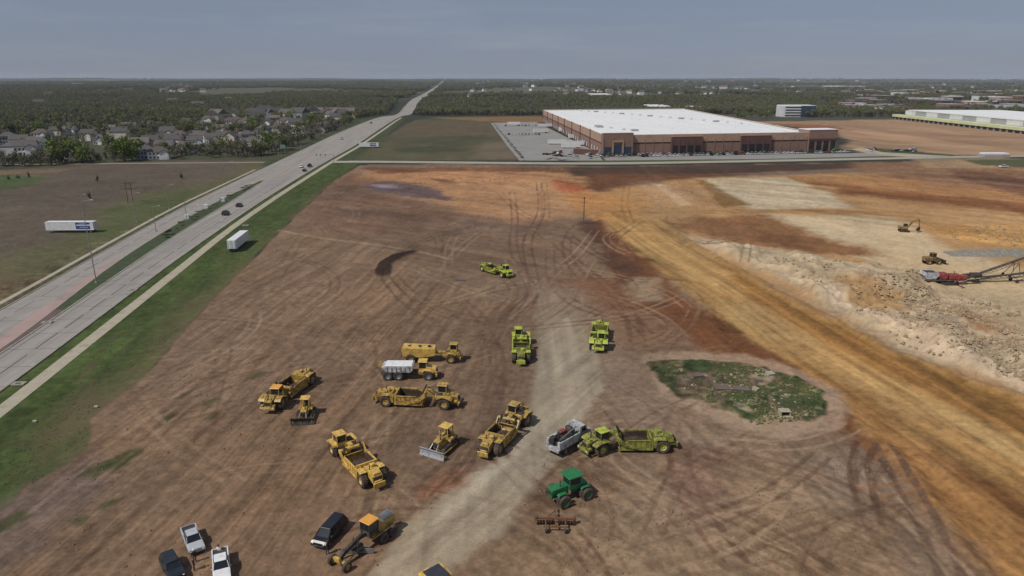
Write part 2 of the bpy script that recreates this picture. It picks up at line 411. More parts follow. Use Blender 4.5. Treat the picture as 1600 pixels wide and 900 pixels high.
# tone over the dirt
zone([(300, 500), (440, 365), (640, 380), (640, 480), (560, 560), (420, 600), (200, 760), (120, 780), (150, 660)], (112, 91, 74), 10, 9, .7)
zone([(480, 320), (560, 268), (620, 300), (720, 335), (700, 372), (520, 362), (450, 360)], (100, 77, 63), 8, 9, .8)
zone([(560, 520), (700, 470), (780, 520), (800, 620), (700, 700), (520, 760), (400, 850), (250, 900), (420, 680)], (108, 87, 70), 9, 9, .7)
zone([(-100, 830), (60, 760), (140, 720), (150, 760), (60, 850), (-60, 930)], (98, 84, 78), 3, 4, .8)
zone([(620, 960), (850, 770), (1050, 720), (1250, 690), (1380, 740), (1460, 860), (1520, 1200), (560, 1200)], (119, 98, 78), 9, 10, .8)
zone([(880, 800), (1000, 760), (1120, 800), (1250, 880), (1100, 960), (900, 920)], (124, 106, 88), 5, 8, .6)
zone([(1240, 700), (1370, 700), (1430, 760), (1380, 800), (1260, 790)], (126, 110, 96), 4, 6, .6)
zone([(940, 560), (1010, 560), (1040, 640), (1100, 680), (1240, 690), (1080, 700), (940, 660), (930, 610)], (116, 98, 84), 5, 5, .7)
zone([(1060, 700), (1120, 710), (1130, 790), (1080, 830), (1040, 760)], (108, 80, 68), 4, 5, .6)
zone([(850, 440), (980, 420), (1060, 470), (1060, 540), (960, 540), (900, 490)], (112, 86, 68), 6, 7, .7)
zone([(900, 440), (980, 430), (1020, 480), (960, 490)], (116, 78, 56), 5, 7, .5)
zone([(560, 266), (640, 262), (930, 264), (960, 300), (905, 338), (800, 352), (720, 332), (620, 300)], (142, 106, 76), 9, 13, .95)
zone([(780, 290), (860, 285), (905, 320), (820, 345)], (152, 118, 88), 6, 10, .6)
zone([(620, 340), (740, 345), (830, 352), (820, 400), (700, 410), (600, 380)], (104, 83, 70), 7, 10, .5)
zone([(556, 262), (900, 261), (935, 268), (880, 269), (700, 268), (600, 272)], (102, 68, 50), 3, 5, .85)
zone([(566, 288), (600, 283), (640, 285), (690, 298), (702, 312), (640, 308), (580, 297)], (92, 78, 80), 3, 5, .9)
zone([(580, 289), (615, 287), (622, 294), (590, 294)], (124, 112, 118), 2, 3, .7)
zone([(670, 277), (700, 280), (712, 286), (690, 287)], (100, 70, 50), 2, 3, .7)
zone([(866, 280), (905, 287), (930, 308), (915, 322), (885, 305), (868, 296)], (140, 80, 52), 3, 5, .9)
zone([(880, 262), (1350, 254), (1700, 248), (1500, 256), (1340, 262), (1180, 270), (980, 277), (900, 275)], (74, 57, 47), 3, 3, .97)
zone([(915, 272), (1100, 271), (1180, 272), (1090, 281), (1000, 284), (960, 300), (925, 300)], (98, 64, 42), 4, 5, .9)
# right-hand excavation
zone([(925, 318), (960, 295), (1090, 278), (1600, 262), (2400, 250), (3200, 420), (3000, 900), (1900, 800), (1600, 640), (1300, 500), (1050, 380), (945, 345)], (144, 112, 78), 5, 6)
zone([(1230, 278), (1600, 268), (2100, 275), (2100, 345), (1600, 338), (1420, 325), (1320, 300)], (134, 97, 64), 8, 16, .85)
zone([(1280, 288), (1420, 300), (1600, 320), (1800, 350), (1600, 338), (1480, 318), (1380, 312)], (112, 70, 42), 4, 9, .75)
zone([(1330, 254), (1600, 252), (2000, 262), (2000, 312), (1600, 303), (1470, 290), (1340, 268)], (122, 92, 70), 5, 9, .8)
zone([(1480, 265), (1600, 280), (1800, 300), (1600, 306), (1520, 285)], (98, 70, 56), 4, 7, .7)
zone([(1430, 248), (1560, 246), (1640, 252), (1560, 262), (1450, 262)], (140, 118, 92), 4, 6, .7)
zone([(1092, 279), (1222, 277), (1285, 297), (1335, 325), (1180, 327), (1120, 302)], (160, 144, 120), 3, 5)
zone([(1188, 333), (1380, 338), (1430, 350), (1500, 392), (1620, 425), (2000, 520), (2000, 640), (1640, 560), (1540, 470), (1430, 440), (1300, 392)], (160, 141, 114), 4, 6)
zone([(1000, 290), (1050, 288), (1095, 318), (1060, 322), (1030, 322)], (152, 122, 92), 2, 3, .8)
zone([(1020, 287), (1036, 288), (1080, 320), (1064, 321)], (170, 144, 116), 1.5, 2, .8)
stroke([(930, 330), (1060, 333), (1200, 329), (1330, 331), (1420, 338)], (132, 98, 58), 6, 2, .8)
stroke([(1060, 331), (1200, 326), (1400, 332)], (96, 68, 40), 1.6, 1, .7)
zone([(1085, 280), (1100, 280), (1170, 320), (1130, 324)], (110, 82, 48), 2, 2, .8)
BR, _ = zone([(1055, 350), (1120, 338), (1190, 334), (1300, 372), (1375, 398), (1320, 406), (1250, 396), (1130, 388)], (118, 84, 56), 6, 11)
zone([(1160, 350), (1280, 378), (1260, 392), (1180, 378)], (98, 64, 44), 5, 9, .6)
RUB, _ = zone([(1070, 368), (1150, 380), (1250, 394), (1400, 425), (1480, 455), (1640, 500), (1900, 640), (2100, 830), (1900, 790), (1620, 620), (1400, 548), (1250, 452), (1120, 398)], (150, 132, 108), 3, 4)
zone([(1090, 382), (1160, 400), (1280, 462), (1420, 548), (1600, 612), (1600, 600), (1430, 520), (1270, 440)], (168, 146, 122), 1.5, 2, .75)
zone([(1300, 440), (1380, 450), (1430, 475), (1420, 500), (1350, 490)], (142, 108, 68), 3, 5, .8)
zone([(1500, 490), (1580, 500), (1590, 525), (1500, 520)], (134, 96, 66), 3, 5, .8)
zone([(1420, 480), (1500, 500), (1520, 540), (1440, 520)], (122, 112, 100), 3, 5, .7)
RUB2, _ = zone([(1430, 352), (1600, 352), (1900, 372), (1900, 412), (1600, 390), (1500, 382)], (156, 118, 72), 4, 6)
zone([(1500, 455), (1640, 455), (1900, 520), (1900, 620), (1640, 560), (1560, 500)], (150, 134, 110), 4, 5, .7)
# haul road
haul_px = [(930, 338), (962, 332), (1030, 345), (1085, 384), (1160, 425), (1250, 478), (1400, 553), (1600, 625), (2100, 800), (2400, 1200), (2000, 1500), (1640, 1050), (1500, 860), (1400, 730), (1310, 640), (1230, 575), (1150, 525), (1060, 455), (985, 395)]
HAUL, dhl = zone(haul_px, (141, 110, 70), 1.6, 2.6)
zone([(1120, 405), (1250, 482), (1400, 556), (1600, 630), (2000, 780), (2000, 850), (1600, 686), (1390, 590), (1240, 510), (1150, 450)], (122, 86, 46), 2, 3, .85)
zone([(1080, 430), (1180, 480), (1320, 560), (1480, 640), (1700, 760), (1700, 790), (1460, 670), (1280, 570), (1150, 500)], (166, 136, 92), 3, 4, .65)
zone([(1240, 560), (1360, 620), (1480, 720), (1600, 800), (1700, 900), (1500, 820), (1350, 700)], (134, 98, 60), 2, 5, .8)
zone([(1380, 650), (1500, 700), (1620, 780), (1700, 900), (1700, 1100), (1560, 960), (1460, 820)], (130, 96, 60), 3, 5, .85)
zone([(1440, 690), (1600, 790), (1620, 820), (1480, 740)], (108, 70, 42), 1, 3, .7)
zone([(930, 338), (985, 392), (1060, 450), (1150, 520), (1240, 572), (1330, 650), (1400, 735), (1440, 800), (1380, 730), (1300, 662), (1200, 590), (1120, 560), (1050, 505), (985, 480), (960, 430), (925, 370)], (104, 66, 42), 2, 4, .9)
zone([(900, 345), (935, 345), (965, 395), (1000, 420), (1060, 490), (1010, 480), (940, 410)], (76, 54, 44), 3, 4, .8)
zone([(1330, 620), (1420, 680), (1500, 790), (1560, 900), (1500, 900), (1400, 760)], (118, 82, 50), 2, 5, .6)
zone([(1400, 790), (1470, 800), (1560, 920), (1600, 1100), (1450, 1100), (1420, 900)], (116, 98, 84), 3, 5, .8)
zone([(980, 430), (1030, 435), (1045, 470), (990, 475)], (138, 120, 98), 3, 5, .7)
zone([(870, 300), (960, 300), (1010, 320), (990, 345), (930, 345), (900, 325)], (150, 110, 68), 3, 5, .8)
streaks(haul_px, (1010, 370), (1560, 720), .8, 26, .24)
streaks(haul_px, (1010, 370), (1560, 720), 2.6, 60, .12)
streaks([(1100, 520), (1250, 575), (1330, 650), (1440, 800), (1560, 1000), (1300, 1000), (1000, 700)], (1150, 560), (1420, 760), .8, 14, .15)
for i in range(30):
    t = rng.rand() * .9; o = rng.rand() * 1.0
    a = (1010 + 560 * t, 366 + 350 * t + 30 * o); l = 40 + 90 * rng.rand() * (1 + t)
    stroke([a, (a[0] + l, a[1] + l * .58)], [(112, 74, 42), (172, 140, 94), (96, 62, 38), (158, 120, 72)][i % 4], .7 + rng.rand(), .8, .5)
# island of grass with old slabs
zone([(1008, 556), (1060, 550), (1170, 555), (1250, 580), (1310, 612), (1330, 640), (1310, 672), (1230, 690), (1150, 672), (1090, 645), (1030, 618)], (134, 114, 97), 1.2, 1.6, .85)
isl_px = [(1022, 568), (1068, 562), (1160, 568), (1230, 588), (1288, 616), (1292, 640), (1268, 660), (1180, 668), (1150, 652), (1105, 634), (1050, 613), (1025, 592)]
ISL, _ = zone(isl_px, (57, 67, 43), .4, 2.6)
zone([(1058, 588), (1120, 578), (1195, 580), (1215, 602), (1165, 618), (1120, 640), (1070, 618)], (92, 79, 67), .8, 3.0, .95)
paint(ISL * smooth(.0, .22, fbm(GX / 4 + 31, GY / 4, 3)) * .75, seen(100, 88, 66)); paint(ISL * smooth(.2, .4, fbm(GX / 2.2 + 3, GY / 2.2 + 60, 3)) * .5, seen(128, 116, 98))
zone([(1180, 650), (1230, 645), (1260, 652), (1240, 668), (1190, 672)], (126, 106, 88), .8, 1.6, .8)
zone([(1185, 575), (1215, 590), (1205, 600), (1170, 590)], (132, 122, 104), .5, 1.5, .7)
C[:] = C * (1 + (ISL * (N2 * .2 + N3 * .32 + N4 * .3))[..., None])
# gravel track
grav_px = [(838, 452), (880, 470), (915, 498), (934, 545), (936, 600), (926, 640), (884, 712), (802, 794), (745, 850), (695, 900), (560, 1060), (400, 1300), (150, 1300), (430, 1020), (545, 915), (590, 862), (645, 803), (722, 743), (792, 710), (822, 680), (834, 620), (842, 545), (836, 492)]
GRAV, _ = zone(grav_px, None, 1.1, 1.8, .97); paint(GRAV * (.35 + .65 * smooth(172, 125, GY + N2 * 14)), seen(131, 119, 102))
zone([(820, 440), (900, 455), (960, 510), (965, 600), (935, 560), (900, 500), (850, 470)], (120, 103, 88), 4, 4, .7)
streaks(grav_px, (600, 890), (800, 715), .6, 9, .13, 2)
stroke([(700, 800), (800, 720), (870, 650), (900, 580), (885, 500)], (146, 134, 118), 1.6, 1, .6)
stroke([(600, 890), (700, 800), (790, 715), (855, 640)], (146, 134, 118), 1.3, .8, .6)
stroke([(640, 880), (760, 770), (850, 680)], (108, 96, 84), 1.2, .8, .5)
stroke([(870, 640), (890, 560), (870, 480)], (112, 99, 86), 1.0, .8, .5)
zone([(690, 735), (735, 730), (730, 760), (695, 772), (640, 790), (660, 760)], (122, 82, 62), 1, 1.5, .7)
zone([(704, 744), (722, 744), (722, 754), (706, 756)], (78, 60, 46), .6, .5, .8)
streaks(grav_px, (880, 500), (900, 600), .6, 12, .10, 2)
GR_C = C.copy()
# a windrow of dark spoil
ARC, _ = zone([(585, 424), (592, 410), (612, 399), (650, 390.5), (654, 393), (630, 402), (612, 412), (610, 428), (596, 434), (587, 431)], (60, 46, 38), .5, .6)
HG += ARC * .5
# cross-wise line of pale stones
stroke([(436, 360), (500, 372), (560, 379), (640, 390), (700, 404)], (148, 130, 108), 1.3, .9, .7)
# weeds pushing through
for (wx, wy, wr) in [(396, 588, 1.4), (326, 630, 1.3), (258, 655, 1.3), (284, 620, .9), (188, 720, 2.2), (150, 735, 1.6), (60, 740, 1.6), (4, 822, 1.8), (330, 650, .7), (165, 790, .9), (122, 815, .7)]:
    X0, Y0 = G(wx, wy); zone([(X0 - wr, Y0 - wr * .8), (X0 + wr * .4, Y0 - wr), (X0 + wr, Y0 + wr * 1.2), (X0 + wr * .2, Y0 + wr * 1.8), (X0 - wr * .6, Y0 + wr * .6)], (64, 68, 42), .7, .8, .75, world=True)
# streaks left by blades on the dirt, following the highway
streaks([(436, 363), (640, 380), (680, 480), (560, 700), (420, 900), (300, 1100), (-300, 1085), (0, 800), (143, 680), (300, 503)], (60, 880), (190, 768), .34, 13, .17, 6)
streaks([(560, 430), (840, 440), (830, 600), (700, 760), (600, 900), (440, 900), (560, 640)], (560, 640), (640, 540), .42, 11, .12, 8)
streaks([(850, 690), (1060, 700), (1300, 700), (1420, 860), (1420, 1100), (650, 1100), (760, 850)], (880, 720), (1240, 880), .45, 12, .14, 8)
streaks([(1090, 278), (1600, 262), (2200, 300), (2200, 420), (1600, 400), (1150, 330)], (1150, 290), (1600, 330), 3.2, 40, .18, 8)
streaks([(560, 262), (930, 262), (960, 330), (820, 440), (600, 420), (500, 330)], (620, 300), (900, 330), 2.2, 26, .13, 8)

# wheel tracks that read in the picture
track([(842, 285), (848, 320), (842, 345), (820, 375), (835, 440), (838, 458), (800, 492), (770, 520), (762, 560), (765, 620)], 2.8, .8, (84, 62, 50), .5)
track([(800, 300), (806, 345), (800, 380), (812, 420), (838, 458), (815, 490), (778, 505), (700, 490), (640, 460), (610, 425)], 2.4, .7, (84, 64, 52), .45)
track([(850, 285), (853, 340)], 3.0, 1.0, (112, 80, 58), .5)
track([(870, 380), (900, 410), (980, 470), (1000, 540)], 2.6, .9, (88, 62, 48), .5)
track([(890, 370), (950, 410), (1060, 440)], 2.8, 1.0, (84, 60, 46), .5)
track([(760, 520), (780, 560), (775, 620), (740, 690), (660, 770)], 2.6, .8, (80, 60, 48), .5)
track([(600, 430), (640, 480), (720, 510), (790, 500)], 2.6, .8, (82, 64, 52), .5)
track([(980, 290), (975, 320), (985, 350)], 2.6, 1.0, (116, 80, 44), .6)
track([(985, 500), (1000, 560), (1080, 620)], 2.4, .8, (96, 74, 60), .4)
track([(930, 670), (1000, 660), (1100, 690), (1250, 700), (1330, 670)], 2.6, .6, (134, 114, 96), .4)
track([(940, 730), (1060, 770), (1200, 830), (1300, 900)], 2.6, .8, (92, 70, 56), .5)
track([(1060, 700), (1070, 760), (1110, 830), (1150, 880)], 2.8, .8, (94, 66, 56), .6)
track([(900, 700), (1000, 690), (1080, 700), (1100, 720)], 2.2, .7, (96, 74, 60), .4)
track([(1150, 860), (1220, 820), (1300, 800)], 2.2, .7, (90, 68, 52), .4)
track([(1380, 700), (1440, 800), (1480, 880), (1500, 950)], 2.2, .9, (84, 66, 56), .6)
track([(1360, 740), (1400, 790), (1440, 830), (1500, 900)], 2.2, .5, (140, 120, 98), .35)
track([(1350, 770), (1440, 760), (1480, 730), (1440, 700), (1380, 720)], 2.2, .7, (118, 84, 56), .4)
track([(560, 270), (520, 310), (470, 370), (430, 440), (330, 560)], 2.6, .9, (92, 74, 60), .4)
track([(200, 890), (330, 760), (440, 640), (520, 540)], 2.6, .7, (90, 70, 56), .4)
track([(60, 930), (200, 790), (330, 680), (420, 560)], 2.6, .7, (88, 68, 54), .45)
track([(640, 745), (700, 760), (740, 700), (770, 640)], 2.2, .7, (84, 64, 52), .4)
for pts, g_, cl, o_ in [([(905, 345), (880, 380), (900, 430), (960, 470), (1010, 520)], 2.6, (92, 66, 50), .5), ([(930, 360), (900, 400), (870, 420), (845, 450)], 2.6, (134, 108, 86), .45),
        ([(1000, 345), (960, 370), (950, 400), (990, 450)], 2.8, (86, 60, 44), .5), ([(780, 300), (830, 350), (930, 345)], 2.8, (98, 70, 52), .5), ([(700, 350), (800, 362), (900, 352)], 2.8, (128, 102, 80), .45),
        ([(860, 390), (860, 440), (900, 480), (980, 500)], 2.6, (90, 66, 52), .5), ([(720, 470), (760, 500), (760, 560), (740, 600)], 2.4, (88, 66, 52), .5), ([(650, 420), (720, 450), (800, 470)], 2.4, (128, 106, 86), .45),
        ([(960, 480), (1040, 490), (1060, 520), (1000, 540)], 2.4, (90, 62, 46), .5), ([(930, 290), (990, 310), (1060, 300), (1100, 280)], 3, (112, 76, 48), .5), ([(800, 280), (860, 310), (940, 320), (1060, 328)], 3, (110, 78, 54), .45)]:
    track(pts, g_, .7, cl, o_)
def wander(cx, cy, hd, n, step, curv):
    P = [(cx, cy)]; k = (rng.rand() - .5) * curv
    for i in range(n):
        hd += k + (rng.rand() - .5) * .1; P.append((P[-1][0] + math.cos(hd) * step, P[-1][1] + math.sin(hd) * step))
    return np.array(P)
def dirt_at(x, y):
    return -68 + .0869 * (100 - y) + (y - 100) * -.02 < x < (40 if y < 120 else 70 if y < 250 else 260)
_hp, _gp, _ip = [unproj(q_) for q_ in (haul_px, grav_px, isl_px)]
def inside(P, x, y):
    c = False; n = len(P)
    for i in range(n):
        (ax, ay), (bx, by) = P[i], P[(i + 1) % n]
        if (ay > y) != (by > y) and x < (bx - ax) * (y - ay) / (by - ay) + ax: c = not c
    return c
def clear_dirt(x, y): return not (inside(_hp, x, y) or inside(_gp, x, y) or inside(_ip, x, y)) and x < 60 + (y - 60) * .12
for i in range(210):
    yy = 62 + 360 * rng.rand() ** 1.7; xx = -.62 * yy + rng.rand() * (1.35 * yy)
    hd = rng.choice([1.65, 1.2, 2.2, .4, 1.5]) + rng.randn() * .35
    P = wander(xx, yy, hd, 7, 3 + yy * .03, .5)
    P = np.array([p for p in P if -57 - .0869 * p[1] - 2 < p[0] and p[1] < 425 and clear_dirt(*p)])
    if len(P) < 3: continue
    colr = [(84, 64, 52), (80, 58, 46), (134, 114, 94), (92, 66, 50), (124, 104, 84)][i % 5]
    for s_ in (-1.15, 1.15): stroke(offset(P, s_), colr, .45 + .3 * rng.rand(), .2, .3 + .35 * rng.rand(), world=True, dh=-.04)

# the gravel has been driven smooth after everything else
paint_m = (GRAV * (.72 + .2 * N2) * smooth(168, 118, GY + N2 * 12))[..., None]; C[:] = C * (1 - paint_m) + GR_C * paint_m
# grain of the soil
mid_ = smooth(150, 260, GY) * smooth(1000, 500, GY)
C[:] = C * (1 + (np.clip(SITE + (GY > 430) * (GX > 60), 0, 1) * mid_ * (fbm(GX / 5, GY / 13, 4, .7) * .20 + fbm(GX / 16 + 4, GY / 30, 3) * .12))[..., None])
S2 = np.clip(SITE, 0, 1)
C[:] = C * (1 + (S2 * (1 - .6 * GRAV) * (N1 * .08 + N2 * .13 + N3 * .14 + N4 * .14 + N5 * .13))[..., None])
warmth = S2 * fbm(GX / 30 + 40, GY / 30, 4); C[..., 0] *= 1 + .06 * warmth; C[..., 2] *= 1 - .09 * warmth; C[..., 2] *= 1 - .035 * S2
lum_ = C @ np.array([.3, .55, .15]); C[:] = C * (1 - S2[..., None] + S2[..., None] * np.clip((lum_ / .136) ** .28, .7, 1.10)[..., None])
CL = np.clip(RUB + RUB2 * .8 + BR * .5, 0, 1); rr = fbm(GX / 1.7, GY / 1.7, 3) + vnoise(GX / 4.3, GY / 4.3) * .6
C[:] = C * (1 + (CL * rr * .22)[..., None])
HG += CL * np.clip(rr + .2, -.4, 2) * .6 * smooth(420, 250, GY)
HG += S2 * (N3 * .05 + N2 * .08) * smooth(300, 150, GY)
HG += ISL * (N2 * .3 + .25)
# bank on both sides of the haul road
HG += smooth(2.6, 0, np.abs(dhl + N2 * 1.2)) * (.55 + .4 * N2) * smooth(420, 300, GY)
HG += RUB * np.clip(fbm(GX / 11 + 7, GY / 11, 3) + .1, 0, 1) * 3.8 * smooth(520, 300, GY)
# ---- land behind the cross road
mid_px = [(556, 250), (600, 215), (650, 186), (760, 183), (775, 192), (800, 225), (828, 251)]
MID, _ = zone(mid_px, (76, 72, 53), 2, 3)
zone([(640, 192), (755, 190), (772, 212), (690, 214), (620, 208)], (84, 71, 56), 14, 26, .8)
zone([(600, 232), (700, 228), (720, 236), (640, 240)], (56, 58, 42), 4, 8, .7)
zone([(745, 222), (800, 222), (820, 248), (740, 248)], (96, 86, 70), 6, 12, .8)
zone([(620, 214), (760, 212), (740, 228), (630, 224)], (68, 66, 49), 12, 20, .8)
zone([(665, 182), (840, 178), (870, 186), (850, 191), (770, 190)], (120, 92, 58), 8, 10, .8)
zone([(1170, 190), (1405, 186), (1500, 190), (1700, 200), (2200, 225), (2200, 250), (1600, 244), (1450, 242), (1340, 242), (1310, 205)], (138, 112, 88), 6, 10)
zone([(1200, 192), (1300, 196), (1330, 204), (1260, 200)], (122, 74, 50), 6, 12, .8)
zone([(1340, 205), (1400, 210), (1500, 225), (1400, 222)], (156, 124, 96), 6, 12, .7)
streaks([(1170, 190), (1405, 188), (1600, 228), (2000, 240), (1600, 244), (1340, 242), (1310, 205)], (1330, 205), (1560, 232), 7, 60, .16, 10)
for _y, _c, _w in [(204, (158, 128, 104), 10), (210, (128, 84, 60), 12), (215, (160, 130, 106), 8), (221, (124, 92, 68), 10), (226, (164, 138, 112), 7), (232, (136, 100, 72), 8), (237, (156, 134, 108), 5)]:
    stroke([(1320 + (_y - 204) * 2, _y - 2), (1420, _y), (1520, _y + 2.5), (1640, _y + 6)], _c, _w, 4, .75, 3)
zone([(1352, 230), (1440, 237), (1500, 243), (1420, 244), (1372, 240)], (58, 68, 42), 3, 4, .95)
zone([(1500, 250), (1600, 249), (1640, 258), (1600, 262), (1530, 258)], (62, 70, 46), 3, 4, .9)
zone([(880, 250), (1360, 240), (1600, 246), (1335, 249), (1100, 252), (935, 256)], (72, 76, 50), 2, 2, .95)
C[:] = C * (1 + (MID * (N1 * .14 + N2 * .16 + fbm(GX / 7, GY / 24, 2) * .14))[..., None])
C[:] = np.clip(C, .004, .9)

# ---- split the sheet into the surfaces people would name
def face_avg(a): return (a[:-1, :-1] + a[1:, :-1] + a[:-1, 1:] + a[1:, 1:]) / 4
zid = np.zeros((NR - 1, NC - 1), int)
zid[face_avg(FIELD_M) > .5] = 1
zid[(face_avg(SITE) > .5) | ((face_avg(GY) < 45) & (face_avg(GX) > -66))] = 3
zid[face_avg(np.clip(VERGE + corr, 0, 1)) > .5] = 2
zid[face_avg(ISL) > .5] = 4; zid[face_avg(HAUL) > .5] = 5; zid[face_avg(GRAV) > .5] = 6; zid[face_avg(MID) > .5] = 7

def ground_mat():
    m, t, b = newmat('ground_surface'); L = t.links.new
    at_ = t.nodes.new('ShaderNodeAttribute'); at_.attribute_name = 'tone'
    ge = t.nodes.new('ShaderNodeNewGeometry')
    n = t.nodes.new('ShaderNodeTexNoise'); n.inputs['Scale'].default_value = 2.6; n.inputs['Detail'].default_value = 8; n.inputs['Roughness'].default_value = .75
    L(ge.outputs['Position'], n.inputs['Vector'])
    mr = t.nodes.new('ShaderNodeMapRange'); mr.inputs[1].default_value = .3; mr.inputs[2].default_value = .7; mr.inputs[3].default_value = .80; mr.inputs[4].default_value = 1.20
    L(n.outputs['Fac'], mr.inputs[0])
    sc_ = t.nodes.new('ShaderNodeVectorMath'); sc_.operation = 'SCALE'; L(at_.outputs['Color'], sc_.inputs[0]); L(mr.outputs[0], sc_.inputs['Scale'])
    L(sc_.outputs[0], b.inputs['Base Color']); b.inputs['Roughness'].default_value = .95; b.inputs['Specular IOR Level'].default_value = .15
    bp = t.nodes.new('ShaderNodeBump'); bp.inputs['Strength'].default_value = .5; bp.inputs['Distance'].default_value = .12
    L(n.outputs['Fac'], bp.inputs['Height']); L(bp.outputs[0], b.inputs['Normal'])
    return m
M['ground'] = ground_mat()
idx = np.arange(NR * NC).reshape(NR, NC)
quads = np.stack([idx[:-1, :-1], idx[:-1, 1:], idx[1:, 1:], idx[1:, :-1]], -1).reshape(-1, 4)
V = np.stack([GX, GY, HG], -1).reshape(-1, 3); CC = np.concatenate([C.reshape(-1, 3), np.ones((NR * NC, 1))], 1)
def grid_object(name, fmask):
    q = quads[fmask.reshape(-1)]
    u, inv = np.unique(q, return_inverse=True); inv = inv.reshape(-1)
    me = bpy.data.meshes.new(name); me.vertices.add(len(u)); me.vertices.foreach_set('co', V[u].reshape(-1).astype(np.float32))
    nf = len(q); me.loops.add(nf * 4); me.loops.foreach_set('vertex_index', inv.astype(np.int32))
    me.polygons.add(nf); me.polygons.foreach_set('loop_start', np.arange(0, nf * 4, 4, dtype=np.int32))
    me.polygons.foreach_set('use_smooth', np.ones(nf, bool))
    a = me.attributes.new('tone', 'FLOAT_COLOR', 'POINT'); a.data.foreach_set('color', CC[u].reshape(-1).astype(np.float32))
    me.materials.append(M['ground']); me.update(calc_edges=True)
    o = bpy.data.objects.new(name, me); COL.objects.link(o); o['kind'] = 'structure'; return o
for nm, k in (('terrain', 0), ('field', 1), ('grass_verge', 2), ('dirt_ground', 3), ('grass_mound', 4), ('haul_road', 5), ('gravel_road', 6), ('meadow', 7)):
    grid_object(nm, zid == k)
def ground_z(x, y):                               # height of the finished sheet
    r = int(np.searchsorted(rowsY, y)); r = min(max(r, 0), NR - 1)
    c = int(np.argmin(np.abs(GX[r] - x))); return float(HG[r, c])

# ================================================================== ROADS
def strip(name, edgeL, edgeR, z, mat_, kerb=0.0, skirt=.3, kind='structure', step=None):
    """ribbon between two edge lines [(x,y),...] with sides going down into the ground"""
    b = MB(); n = len(edgeL); vs = []
    for (a, c) in zip(edgeL, edgeR):
        za = z + hh(*a); zc = z + hh(*c)
        vs += [(a[0], a[1], za - skirt), (a[0], a[1], za), (c[0], c[1], zc), (c[0], c[1], zc - skirt)]
    fs = []
    for i in range(n - 1):
        for q in range(3): fs.append((i * 4 + q, i * 4 + q + 1, i * 4 + q + 5, i * 4 + q + 4))
    b.add(vs, fs); o = b.build(name, mat_); o['kind'] = kind; return o
def T(tab):                                      # smooth table lookup
    xs, ys = zip(*tab)
    return lambda a: float(np.mean([np.interp(a + d, xs, ys) for d in (-25, -12, 0, 12, 25)]))
f_rr = T([(0, -77.5), (110, -78.8), (200, -83), (300, -84.5), (400, -83.5), (580, -77), (750, -76), (1000, -74), (1330, -75), (9000, -74)])
f_mr = T([(0, -87.0), (140, -89.3), (173, -91.7), (197, -93.4), (244, -96), (322, -97.5), (380, -100)])
f_ml = T([(0, -88.0), (120, -89.6), (153, -92.5), (197, -99.5), (264, -103.3), (322, -103.6), (380, -101)])
f_ll = T([(0, -103.5), (160, -105.5), (198, -108.3), (294, -113.5), (442, -113.4), (700, -112), (1000, -103), (1330, -98), (9000, -97)])
als = list(range(-60, 1000, 12)) + list(range(1000, 3000, 60)) + list(range(3000, 9001, 300))
def line(f, rng_): return [LA(f(a), a) for a in rng_]
near_al = [a for a in als if a <= 380]; far_al = [a for a in als if a >= 372]
strip('highway', line(f_mr, near_al), line(f_rr, near_al), .10, M['pave'])
strip('highway', line(f_ll, near_al), line(f_ml, near_al), .10, M['pave'])
strip('highway', line(f_ll, far_al), line(f_rr, far_al), .10, M['pave'])
# kerbs 0.12 m high
def kerb(f, rng_, side):
    strip('kerb', [LA(f(a) + (0 if side > 0 else -.35), a) for a in rng_], [LA(f(a) + (.35 if side > 0 else 0), a) for a in rng_], .22, M['kerb'])
kerb(f_rr, [a for a in als if a <= 440], 1); kerb(f_ll, [a for a in als if a <= 420], -1)
kerb(f_ml, [a for a in near_al if a > 110 and a < 372], 1); kerb(f_mr, [a for a in near_al if a > 110 and a < 372], -1)
strip('median', [LA(f_ml(a) + .352, a) for a in near_al if 110 < a < 372], [LA(f_mr(a) - .352, a) for a in near_al if 110 < a < 372], .20, mat('median_grass', seen(50, 60, 34), .95, .15, scale=.5, var=.35))
strip('median', [LA(f_ml(a), a) for a in near_al if a <= 120], [LA(f_mr(a), a) for a in near_al if a <= 120], .13, mat('reddish_median_pavement', seen(132, 98, 90), .9, .2, scale=.3))
strip('turn_lane', [LA(f_ml(a) - 3.6 + max(0, (a - 150) / 30), a) for a in range(60, 216, 6)], [LA(f_ml(a) - .02, a) for a in range(60, 216, 6)], .116, mat('pinkish_turn_lane', seen(146, 124, 118), .9, .3, (.2, .17, .16), scale=.15, var=.12))
strip('median', [LA(f_ml(a) + .36, a) for a in range(112, 162, 6)], [LA(f_mr(a) - .36, a) for a in range(112, 162, 6)], .213, mat('bare_earth_median', seen(88, 72, 66), .9, .2, scale=.3))
# paths
f_pr = T([(0, -71.5), (108, -74.4), (195, -78.0), (253, -80.6), (330, -80.4), (456, -77.8), (560, -73.5), (760, -71), (1050, -69)])
f_pl = T([(0, -106), (163, -108.6), (198, -111.2), (294, -116.6), (442, -116.2)])
strip('path', [LA(f_pr(a) - 1.4, a) for a in als if a <= 1050], [LA(f_pr(a) + 1.4, a) for a in als if a <= 1050], .06, M['concrete'])
strip('path', [LA(f_pl(a) - 1.1, a) for a in als if a <= 430], [LA(f_pl(a) + .35, a) for a in als if a <= 430], .06, M['concrete'])
strip('path', [LA(-75, a) for a in range(1080, 1560, 20)], [LA(-73.5, a) for a in range(1080, 1560, 20)], .5, M['kerb'])
strip('path', [LA(-100, a) for a in range(1080, 1560, 20)], [LA(-98.5, a) for a in range(1080, 1560, 20)], .5, M['kerb'])
